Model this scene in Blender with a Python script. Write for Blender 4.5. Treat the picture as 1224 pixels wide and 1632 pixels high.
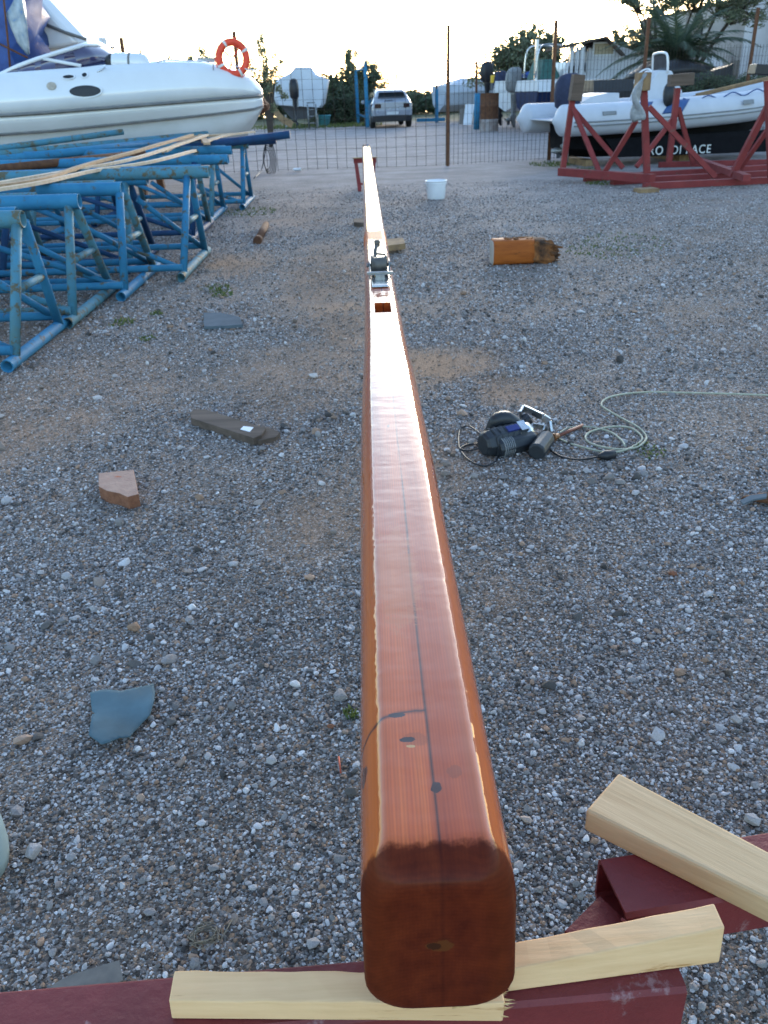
import bpy, math, random
import numpy as np
from mathutils import Vector, Matrix
random.seed(7); rng = np.random.default_rng(7)
R_ = math.radians
S = bpy.context.scene
for o in list(bpy.data.objects): bpy.data.objects.remove(o)

# ------------------------------------------------------------------ camera, sky, sun, exposure
PITCH, ROLL, CAMH, FPX, PW, PH = R_(26.67), R_(2.0), 1.65, 1350.0, 1224, 1632
cf = Vector((0, math.cos(PITCH), -math.sin(PITCH)))
r0 = Vector((1, 0, 0)); u0 = Vector((0, math.sin(PITCH), math.cos(PITCH)))
cr = r0*math.cos(ROLL) - u0*math.sin(ROLL)
cu = r0*math.sin(ROLL) + u0*math.cos(ROLL)
CO = Vector((0, 0, CAMH))
cd = bpy.data.cameras.new('camera'); cam = bpy.data.objects.new('camera', cd); S.collection.objects.link(cam)
M3 = Matrix((cr, cu, -cf)).transposed()
cam.matrix_world = Matrix.Translation(CO) @ M3.to_4x4()
cd.sensor_fit = 'VERTICAL'; cd.sensor_height = 36; cd.sensor_width = 27
cd.lens = FPX/PH*36; cd.clip_start = .05; cd.clip_end = 2000
cd.dof.use_dof = True; cd.dof.focus_distance = 1.7; cd.dof.aperture_fstop = 10
S.camera = cam
S.render.resolution_x = 768; S.render.resolution_y = 1024
S.view_settings.view_transform = 'Standard'; S.view_settings.look = 'None'
S.view_settings.gamma = 1; S.view_settings.use_curve_mapping = False
S.view_settings.exposure = 2.85
W = bpy.data.worlds.new('World'); S.world = W; W.use_nodes = True
wn = W.node_tree; wn.nodes.clear()
sk = wn.nodes.new('ShaderNodeTexSky'); sk.sky_type = 'NISHITA'; sk.sun_disc = False
SUN_EL, SUN_AZ = R_(6), R_(14)
sk.sun_elevation = SUN_EL; sk.sun_rotation = SUN_AZ; sk.air_density = 1.0; sk.dust_density = .7; sk.ozone_density = 2.6
bg = wn.nodes.new('ShaderNodeBackground'); bg.inputs['Strength'].default_value = .15
wo = wn.nodes.new('ShaderNodeOutputWorld')
hs_ = wn.nodes.new('ShaderNodeHueSaturation'); hs_.inputs['Saturation'].default_value = .86      # thin veil of haze over the whole sky
wn.links.new(sk.outputs[0], hs_.inputs['Color']); wn.links.new(hs_.outputs[0], bg.inputs[0]); wn.links.new(bg.outputs[0], wo.inputs[0])
sl = bpy.data.lights.new('sun', 'SUN'); sl.energy = .5; sl.angle = R_(20); sl.color = (1, .9, .76)
so = bpy.data.objects.new('sun', sl); S.collection.objects.link(so)
sd = Vector((math.sin(SUN_AZ)*math.cos(SUN_EL), math.cos(SUN_AZ)*math.cos(SUN_EL), math.sin(SUN_EL)))
so.rotation_euler = sd.to_track_quat('Z', 'Y').to_euler()

def G(px, py, z=0.0):                       # photo pixel -> world point on the level z
    d = cf*FPX + cr*(px-PW/2) + cu*(PH/2-py)
    return CO + d*((z-CAMH)/d.z)
def AT(px, py, Y):                          # photo pixel -> world point at distance Y
    d = cf*FPX + cr*(px-PW/2) + cu*(PH/2-py)
    return CO + d*(Y/d.y)

# ------------------------------------------------------------------ materials
def nt(name):
    m = bpy.data.materials.new(name); m.use_nodes = True
    return m, m.node_tree.nodes, m.node_tree.links, m.node_tree.nodes['Principled BSDF']
def c4(c): return (c[0], c[1], c[2], 1)
def noise(n, l, vec, scale, detail=4, rough=.6):
    t = n.new('ShaderNodeTexNoise'); t.inputs['Scale'].default_value = scale
    t.inputs['Detail'].default_value = detail; t.inputs['Roughness'].default_value = rough
    if vec: l.new(vec, t.inputs['Vector'])
    return t
def ramp(n, l, fac, stops, interp='LINEAR'):
    r = n.new('ShaderNodeValToRGB'); e = r.color_ramp.elements; r.color_ramp.interpolation = interp
    e[0].position, e[0].color = stops[0][0], c4(stops[0][1]); e[1].position, e[1].color = stops[-1][0], c4(stops[-1][1])
    for p, c in stops[1:-1]:
        x = e.new(p); x.color = c4(c)
    l.new(fac, r.inputs[0]); return r
def mix(n, l, fac, a, b, bt='MIX'):
    m = n.new('ShaderNodeMix'); m.data_type = 'RGBA'; m.blend_type = bt
    for s, v in ((0, fac), (6, a), (7, b)):
        if isinstance(v, bpy.types.NodeSocket): l.new(v, m.inputs[s])
        elif s == 0: m.inputs[0].default_value = v
        else: m.inputs[s].default_value = c4(v)
    return m.outputs[2]
def maths(n, l, op, *a):
    m = n.new('ShaderNodeMath'); m.operation = op
    for i, v in enumerate(a):
        if isinstance(v, bpy.types.NodeSocket): l.new(v, m.inputs[i])
        else: m.inputs[i].default_value = v
    return m.outputs[0]
def ST(x): return [(0, (0, 0, 0)), (x, (1, 1, 1))]
def plain(name, col, col2=None, rough=.6, scale=8, metal=0, bump=.1, bscale=60, coat=0, worn=None, wlevel=.62, wscale=14, alpha=None, stretch=None, rotz=0, spec=.35):
    m, n, l, b = nt(name)
    tc = n.new('ShaderNodeTexCoord'); v = tc.outputs['Object']
    if rotz:
        mq = n.new('ShaderNodeMapping'); mq.inputs['Rotation'].default_value = (0, 0, rotz); l.new(v, mq.inputs[0]); v = mq.outputs[0]
    if stretch:
        mp = n.new('ShaderNodeMapping'); mp.inputs['Scale'].default_value = stretch; l.new(v, mp.inputs[0]); v = mp.outputs[0]
    col2 = col2 or tuple(x*.72 for x in col)
    t = noise(n, l, v, scale, 6)
    c = ramp(n, l, t.outputs[0], [(.35, col), (.68, col2)]).outputs[0]
    if worn:
        w = noise(n, l, v, wscale, 8, .7)
        k = ramp(n, l, w.outputs[0], [(wlevel, (0, 0, 0)), (wlevel+.05, (1, 1, 1))]).outputs[0]
        c = mix(n, l, k, c, worn)
    l.new(c, b.inputs['Base Color'])
    b.inputs['Metallic'].default_value = metal; b.inputs['Specular IOR Level'].default_value = .5 if coat or metal else spec
    rr = n.new('ShaderNodeMapRange'); rr.inputs[3].default_value = max(.03, rough-.1); rr.inputs[4].default_value = min(1, rough+.12)
    l.new(t.outputs[0], rr.inputs[0]); l.new(rr.outputs[0], b.inputs['Roughness'])
    if coat: b.inputs['Coat Weight'].default_value = coat; b.inputs['Coat Roughness'].default_value = .08
    if bump:
        bt = noise(n, l, v, bscale, 5); bp = n.new('ShaderNodeBump'); bp.inputs['Strength'].default_value = bump
        bp.inputs['Distance'].default_value = .01
        l.new(bt.outputs[0], bp.inputs['Height']); l.new(bp.outputs[0], b.inputs['Normal'])
    if alpha is not None: b.inputs['Alpha'].default_value = alpha
    return m

def patches(n, l, pos):
    """soft sandy patches, where rusty earth shows between the stones"""
    big = noise(n, l, pos, .55, 4, .65)
    k = ramp(n, l, big.outputs[0], [(.52, (0, 0, 0)), (.66, (1, 1, 1))]).outputs[0]
    sx = n.new('ShaderNodeSeparateXYZ'); l.new(pos, sx.inputs[0])
    tot = maths(n, l, 'MULTIPLY', k, .3)
    wob = noise(n, l, pos, 2.6, 5, .7)
    w0 = maths(n, l, 'MULTIPLY', maths(n, l, 'SUBTRACT', wob.outputs[0], .5), 2.6)
    for (px, py, rx, ry, a) in SAND:
        g = G(px, py)
        dx = maths(n, l, 'DIVIDE', maths(n, l, 'SUBTRACT', sx.outputs[0], g.x), rx)
        dy = maths(n, l, 'DIVIDE', maths(n, l, 'SUBTRACT', sx.outputs[1], g.y), ry)
        r2 = maths(n, l, 'ADD', maths(n, l, 'MULTIPLY', dx, dx), maths(n, l, 'MULTIPLY', dy, dy))
        v = maths(n, l, 'ADD', maths(n, l, 'SUBTRACT', 1.0, r2), w0)
        cl = n.new('ShaderNodeClamp'); l.new(v, cl.inputs[0])
        tot = maths(n, l, 'ADD', tot, maths(n, l, 'MULTIPLY', cl.outputs[0], a))
    cl = n.new('ShaderNodeClamp'); l.new(tot, cl.inputs[0]); return cl.outputs[0]
SAND = [(725, 575, .36, .42, .95), (650, 590, .35, .6, .7), (815, 625, .28, .3, .75), (520, 440, .55, 2.4, .6), (390, 420, .4, .9, .7), (350, 415, .25, .6, .6),
        (470, 600, .6, .9, .5), (660, 740, .45, .5, .45), (480, 330, .9, 3.0, .55), (130, 620, .7, .9, .4), (500, 840, .3, .4, .35), (30, 700, .5, .5, .3), (560, 520, .3, 1.2, .5)]

def ground_mat():
    m, n, l, b = nt('gravel_ground')
    pos = n.new('ShaderNodeNewGeometry').outputs['Position']
    wv = noise(n, l, pos, 90, 2)
    add = n.new('ShaderNodeVectorMath'); add.operation = 'MULTIPLY_ADD'; l.new(wv.outputs['Color'], add.inputs[0])
    add.inputs[1].default_value = (.006, .006, .006); l.new(pos, add.inputs[2]); wp = add.outputs[0]
    def vor(sc):
        t = n.new('ShaderNodeTexVoronoi'); t.inputs['Scale'].default_value = sc; t.inputs['Randomness'].default_value = 1
        l.new(wp, t.inputs['Vector']); return t
    fine, mid = vor(190), vor(75)
    sep = n.new('ShaderNodeSeparateColor'); l.new(fine.outputs['Color'], sep.inputs[0])
    sep2 = n.new('ShaderNodeSeparateColor'); l.new(mid.outputs['Color'], sep2.inputs[0])
    pal = [(0, (.038, .03, .025)), (.25, (.085, .068, .056)), (.5, (.145, .12, .102)), (.66, (.18, .17, .16)), (.74, (.23, .145, .09)), (.84, (.27, .19, .13)), (.88, (.28, .27, .26)), (1, (.42, .41, .40))]
    cA = ramp(n, l, sep.outputs[0], pal).outputs[0]
    cB = ramp(n, l, sep2.outputs[0], pal).outputs[0]
    km = ramp(n, l, sep2.outputs[1], [(.45, (0, 0, 0)), (.5, (1, 1, 1))]).outputs[0]
    ke = ramp(n, l, mid.outputs['Distance'], [(.45, (1, 1, 1)), (.62, (0, 0, 0))]).outputs[0]
    c = mix(n, l, maths(n, l, 'MULTIPLY', km, ke), cA, cB)
    P = patches(n, l, pos)
    sandn = noise(n, l, pos, 60, 5)
    sand = ramp(n, l, sandn.outputs[0], [(.3, (.17, .105, .065)), (.7, (.31, .20, .13))]).outputs[0]
    c = mix(n, l, P, c, sand)
    # the road behind the fence and the paler drive are finer and greyer
    sx = n.new('ShaderNodeSeparateXYZ'); l.new(pos, sx.inputs[0])
    wob = noise(n, l, pos, .8, 4)
    yy = maths(n, l, 'ADD', sx.outputs[1], maths(n, l, 'MULTIPLY', maths(n, l, 'SUBTRACT', wob.outputs[0], .5), 6))
    kr = n.new('ShaderNodeMapRange'); kr.inputs[1].default_value = 9; kr.inputs[2].default_value = 21; l.new(yy, kr.inputs[0])
    rn = noise(n, l, pos, 5, 9, .8)
    mp_ = n.new('ShaderNodeMapping'); mp_.inputs['Scale'].default_value = (.25, 2.0, 1); l.new(pos, mp_.inputs[0])
    trk = noise(n, l, mp_.outputs[0], 1.1, 5, .7)
    road = ramp(n, l, rn.outputs[0], [(.3, (.185, .17, .168)), (.7, (.29, .272, .27))]).outputs[0]
    road = mix(n, l, .55, road, ramp(n, l, trk.outputs[0], [(.35, (.165, .15, .148)), (.65, (.31, .292, .288))]).outputs[0])
    c = mix(n, l, maths(n, l, 'MULTIPLY', kr.outputs[0], .85), c, road)
    ml = noise(n, l, pos, 1.3, 6, .7)
    c = mix(n, l, .55, c, ramp(n, l, ml.outputs[0], [(.25, (.25, .25, .25)), (.75, (.85, .85, .85))]).outputs[0], 'OVERLAY')
    # dark far field, scrubby verge
    kf = n.new('ShaderNodeMapRange'); kf.inputs[1].default_value = 44; kf.inputs[2].default_value = 50; l.new(yy, kf.inputs[0])
    c = mix(n, l, kf.outputs[0], c, (.06, .07, .035))
    c = mix(n, l, 1, c, (1.14, 1.1, 1.1), 'MULTIPLY')
    l.new(c, b.inputs['Base Color']); b.inputs['Roughness'].default_value = .9; b.inputs['Specular IOR Level'].default_value = .25
    hb = maths(n, l, 'ADD', fine.outputs['Distance'], maths(n, l, 'MULTIPLY', maths(n, l, 'MULTIPLY', km, ke), -.8))
    bp = n.new('ShaderNodeBump'); bp.inputs['Strength'].default_value = .7; bp.inputs['Distance'].default_value = .006; bp.invert = True
    l.new(hb, bp.inputs['Height']); l.new(bp.outputs[0], b.inputs['Normal'])
    return m
def stone_mat():
    m, n, l, b = nt('stone_chips')
    oi = n.new('ShaderNodeObjectInfo').outputs['Random']
    geo = n.new('ShaderNodeNewGeometry')
    c = ramp(n, l, oi, [(0, (.038, .034, .032)), (.14, (.085, .077, .072)), (.34, (.165, .152, .146)), (.54, (.235, .222, .218)), (.62, (.20, .125, .08)), (.70, (.30, .20, .14)), (.72, (.28, .265, .26)), (.88, (.37, .355, .355)), (.97, (.46, .445, .445)), (1, (.55, .535, .53))]).outputs[0]
    tx = noise(n, l, geo.outputs['Position'], 260, 4, .7)
    c = mix(n, l, .5, c, ramp(n, l, tx.outputs[0], [(.2, (.2, .2, .2)), (.8, (.8, .8, .8))]).outputs[0], 'OVERLAY')
    P = patches(n, l, geo.outputs['Position'])
    c = mix(n, l, maths(n, l, 'MULTIPLY', P, .65), c, (.26, .17, .11))
    c = mix(n, l, 1, c, (1.12, 1.09, 1.09), 'MULTIPLY')
    l.new(c, b.inputs['Base Color']); b.inputs['Roughness'].default_value = .8; b.inputs['Specular IOR Level'].default_value = .3
    bp = n.new('ShaderNodeBump'); bp.inputs['Strength'].default_value = .4; bp.inputs['Distance'].default_value = .002
    l.new(tx.outputs[0], bp.inputs['Height']); l.new(bp.outputs[0], b.inputs['Normal'])
    return m

def varnish_mat():
    m, n, l, b = nt('varnished_mast_wood')
    tc = n.new('ShaderNodeTexCoord'); O = tc.outputs['Object']
    sx = n.new('ShaderNodeSeparateXYZ'); l.new(O, sx.inputs[0]); X, Y, Z = sx.outputs
    mp = n.new('ShaderNodeMapping'); mp.inputs['Scale'].default_value = (24, .9, 24); l.new(O, mp.inputs[0])
    big = noise(n, l, mp.outputs[0], 1.0, 6, .62)
    mp2 = n.new('ShaderNodeMapping'); mp2.inputs['Scale'].default_value = (190, 2.2, 190); l.new(O, mp2.inputs[0])
    gr = noise(n, l, mp2.outputs[0], 1.0, 4, .6)
    wv = n.new('ShaderNodeTexWave'); wv.wave_type = 'BANDS'; wv.bands_direction = 'X'; wv.inputs['Scale'].default_value = 60
    wv.inputs['Distortion'].default_value = 5; wv.inputs['Detail'].default_value = 3; wv.inputs['Detail Scale'].default_value = .8
    mp3 = n.new('ShaderNodeMapping'); mp3.inputs['Scale'].default_value = (1, .06, .6); l.new(O, mp3.inputs[0]); l.new(mp3.outputs[0], wv.inputs[0])
    c = ramp(n, l, big.outputs[0], [(.3, (.24, .036, .006)), (.5, (.36, .060, .010)), (.72, (.48, .100, .016))]).outputs[0]
    c = mix(n, l, .22, c, ramp(n, l, gr.outputs[0], [(.3, (.3, .3, .3)), (.7, (.75, .75, .75))]).outputs[0], 'OVERLAY')
    c = mix(n, l, .2, c, ramp(n, l, wv.outputs[0], [(.2, (.25, .25, .25)), (.8, (.7, .7, .7))]).outputs[0], 'OVERLAY')
    # halves glued along the centre differ a little in tone
    half = maths(n, l, 'GREATER_THAN', X, .003)
    c = mix(n, l, maths(n, l, 'MULTIPLY', half, .3), c, (.22, .026, .008))
    # the sides run more golden than the top
    side = ramp(n, l, maths(n, l, 'ABSOLUTE', X), [(.05, (0, 0, 0)), (.085, (1, 1, 1))]).outputs[0]
    c = mix(n, l, maths(n, l, 'MULTIPLY', side, .6), c, (.46, .105, .008))
    wb = noise(n, l, O, 2.2, 2)
    wob = maths(n, l, 'MULTIPLY', maths(n, l, 'SUBTRACT', wb.outputs[0], .5), .008)
    sm = maths(n, l, 'ABSOLUTE', maths(n, l, 'ADD', maths(n, l, 'SUBTRACT', X, .003), wob))
    seam = ramp(n, l, sm, [(.0006, (1, 1, 1)), (.0016, (0, 0, 0))]).outputs[0]
    brk = noise(n, l, O, 1.6, 2); bk = ramp(n, l, brk.outputs[0], [(.3, (.3, .3, .3)), (.5, (1, 1, 1))]).outputs[0]
    c = mix(n, l, maths(n, l, 'MULTIPLY', seam, bk), c, (.03, .008, .005))
    # transverse scarf joint with pitch in it
    jn = noise(n, l, O, 30, 3)
    jy = maths(n, l, 'ADD', maths(n, l, 'ADD', Y, maths(n, l, 'MULTIPLY', maths(n, l, 'MULTIPLY', X, X), 3.2)), maths(n, l, 'MULTIPLY', jn.outputs[0], .012))
    jd = maths(n, l, 'ABSOLUTE', maths(n, l, 'SUBTRACT', jy, .322))
    jk = ramp(n, l, jd, [(.0024, (1, 1, 1)), (.0048, (0, 0, 0))]).outputs[0]
    inl = maths(n, l, 'LESS_THAN', X, .003); hiz = maths(n, l, 'GREATER_THAN', Z, .16)
    c = mix(n, l, maths(n, l, 'MULTIPLY', maths(n, l, 'MULTIPLY', jk, inl), hiz), c, (.02, .006, .006))
    kn = noise(n, l, O, 45, 4, .7)
    def knot(x, y, rx, ry, col, a=1.0, z=None, rz=.02):
        nonlocal c
        w = maths(n, l, 'MULTIPLY', maths(n, l, 'SUBTRACT', kn.outputs[0], .5), 3.2)
        dx = maths(n, l, 'DIVIDE', maths(n, l, 'SUBTRACT', X, x), rx); dy = maths(n, l, 'DIVIDE', maths(n, l, 'SUBTRACT', Y, y), ry)
        r = maths(n, l, 'ADD', maths(n, l, 'MULTIPLY', dx, dx), maths(n, l, 'MULTIPLY', dy, dy))
        if z is not None:
            dz = maths(n, l, 'DIVIDE', maths(n, l, 'SUBTRACT', Z, z), rz); r = maths(n, l, 'ADD', r, maths(n, l, 'MULTIPLY', dz, dz))
        else:
            r = maths(n, l, 'ADD', r, maths(n, l, 'MULTIPLY', maths(n, l, 'LESS_THAN', Z, .2), 50))
        k = ramp(n, l, maths(n, l, 'ADD', r, w), [(.8, (1, 1, 1)), (1.25, (0, 0, 0))]).outputs[0]
        c = mix(n, l, maths(n, l, 'MULTIPLY', k, a), c, col)
    knot(-.02, .247, .02, .016, (.2, .045, .014), .45)
    knot(-.031, .248, .013, .006, (.018, .007, .008))
    knot(-.026, .233, .008, .004, (.42, .26, .1), .8)
    knot(-.045, .307, .014, .006, (.018, .007, .008))
    knot(.006, .145, .007, .011, (.03, .008, .006))
    knot(.035, .175, .012, .014, (.16, .035, .012), .5)
    knot(.0, 0, .022, .012, (.14, .045, .01), .8, .155, .012)
    knot(-.1, .22, .006, .022, (.05, .014, .006), .8, .255, .02)
    knot(-.02, 1.62, .004, .012, (.06, .015, .008))
    knot(-.03, .75, .05, .2, (.36, .10, .025), .5)
    knot(.03, 2.3, .05, .2, (.17, .035, .02), .5)
    end_grain_shade = ramp(n, l, maths(n, l, 'ADD', Y, maths(n, l, 'MULTIPLY', kn.outputs[0], .03)), [(.056, (1, 1, 1)), (.066, (0, 0, 0))]).outputs[0]  # end face: dark end grain plus blocked-sky shade put into the colour
    c = mix(n, l, maths(n, l, 'MULTIPLY', end_grain_shade, .92), c, ramp(n, l, big.outputs[0], [(.3, (.045, .006, .003)), (.7, (.095, .014, .005))]).outputs[0])
    rx_ = maths(n, l, 'SQRT', maths(n, l, 'ADD', maths(n, l, 'MULTIPLY', X, X), maths(n, l, 'POWER', maths(n, l, 'ADD', Z, .12), 2)))
    rg = maths(n, l, 'SINE', maths(n, l, 'ADD', maths(n, l, 'MULTIPLY', rx_, 900), maths(n, l, 'MULTIPLY', kn.outputs[0], 7)))
    c = mix(n, l, maths(n, l, 'MULTIPLY', maths(n, l, 'MULTIPLY', end_grain_shade, .10), maths(n, l, 'GREATER_THAN', rg, .2)), c, (.012, .002, .001))
    knot(.0, 0, .020, .03, (.10, .03, .008), .85, .15, .011); knot(-.008, 0, .010, .03, (.02, .006, .004), .7, .15, .008)
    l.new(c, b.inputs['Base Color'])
    # varnish film: glossy coat with brush waves, duller in one patch along the spar
    pm = maths(n, l, 'ABSOLUTE', maths(n, l, 'SUBTRACT', Y, DULL))
    dn = noise(n, l, O, 8, 4)
    pk = ramp(n, l, maths(n, l, 'ADD', pm, maths(n, l, 'MULTIPLY', dn.outputs[0], .5)), [(.45, (1, 1, 1)), (.62, (0, 0, 0))]).outputs[0]
    b.inputs['Roughness'].default_value = .5; b.inputs['Specular IOR Level'].default_value = .08
    l.new(maths(n, l, 'SUBTRACT', maths(n, l, 'SUBTRACT', 1.0, maths(n, l, 'MULTIPLY', pk, .93)), maths(n, l, 'MULTIPLY', end_grain_shade, .93)), b.inputs['Coat Weight'])  # coat also cut at the end, imitating sky reflection blocked by a figure
    b.inputs['Coat IOR'].default_value = 1.46
    cr_ = noise(n, l, O, 6, 3)
    rr = n.new('ShaderNodeMapRange'); rr.inputs[3].default_value = .01; rr.inputs[4].default_value = .045; l.new(cr_.outputs[0], rr.inputs[0])
    l.new(rr.outputs[0], b.inputs['Coat Roughness'])
    mpb = n.new('ShaderNodeMapping'); mpb.inputs['Scale'].default_value = (4, 7, 4); l.new(O, mpb.inputs[0])
    b1 = noise(n, l, mpb.outputs[0], 1.6, 2); b2 = noise(n, l, mp2.outputs[0], .35, 3)
    mpc = n.new('ShaderNodeMapping'); mpc.inputs['Scale'].default_value = (60, 35, 60); l.new(O, mpc.inputs[0])
    b3 = noise(n, l, mpc.outputs[0], 1.0, 3)
    hh = maths(n, l, 'ADD', maths(n, l, 'MULTIPLY', b1.outputs[0], 1.0), maths(n, l, 'ADD', maths(n, l, 'MULTIPLY', b2.outputs[0], .03), maths(n, l, 'MULTIPLY', b3.outputs[0], .07)))
    bp = n.new('ShaderNodeBump'); bp.inputs['Strength'].default_value = 1; bp.inputs['Distance'].default_value = .003
    l.new(hh, bp.inputs['Height']); l.new(bp.outputs[0], b.inputs['Coat Normal'])
    return m
def timber(name, a, b_, axis=0, sc=40, rough=.75, rotz=0):
    st = [sc, sc, sc]; st[axis] = sc*.06
    return plain(name, a, b_, rough, 1, bump=.14, bscale=2.5, stretch=tuple(st), rotz=rotz)
def leaf_mat(name, a, b_):
    m, n, l, b = nt(name)
    g = n.new('ShaderNodeNewGeometry')
    c = ramp(n, l, g.outputs['Random Per Island'], [(0, a), (1, b_)]).outputs[0]
    l.new(c, b.inputs['Base Color']); b.inputs['Roughness'].default_value = .6
    tr = n.new('ShaderNodeBsdfTranslucent'); l.new(c, tr.inputs[0])
    ms = n.new('ShaderNodeMixShader'); ms.inputs[0].default_value = .35
    l.new(b.outputs[0], ms.inputs[1]); l.new(tr.outputs[0], ms.inputs[2]); l.new(ms.outputs[0], n['Material Output'].inputs[0])
    return m
DULL = 5.3
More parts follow.
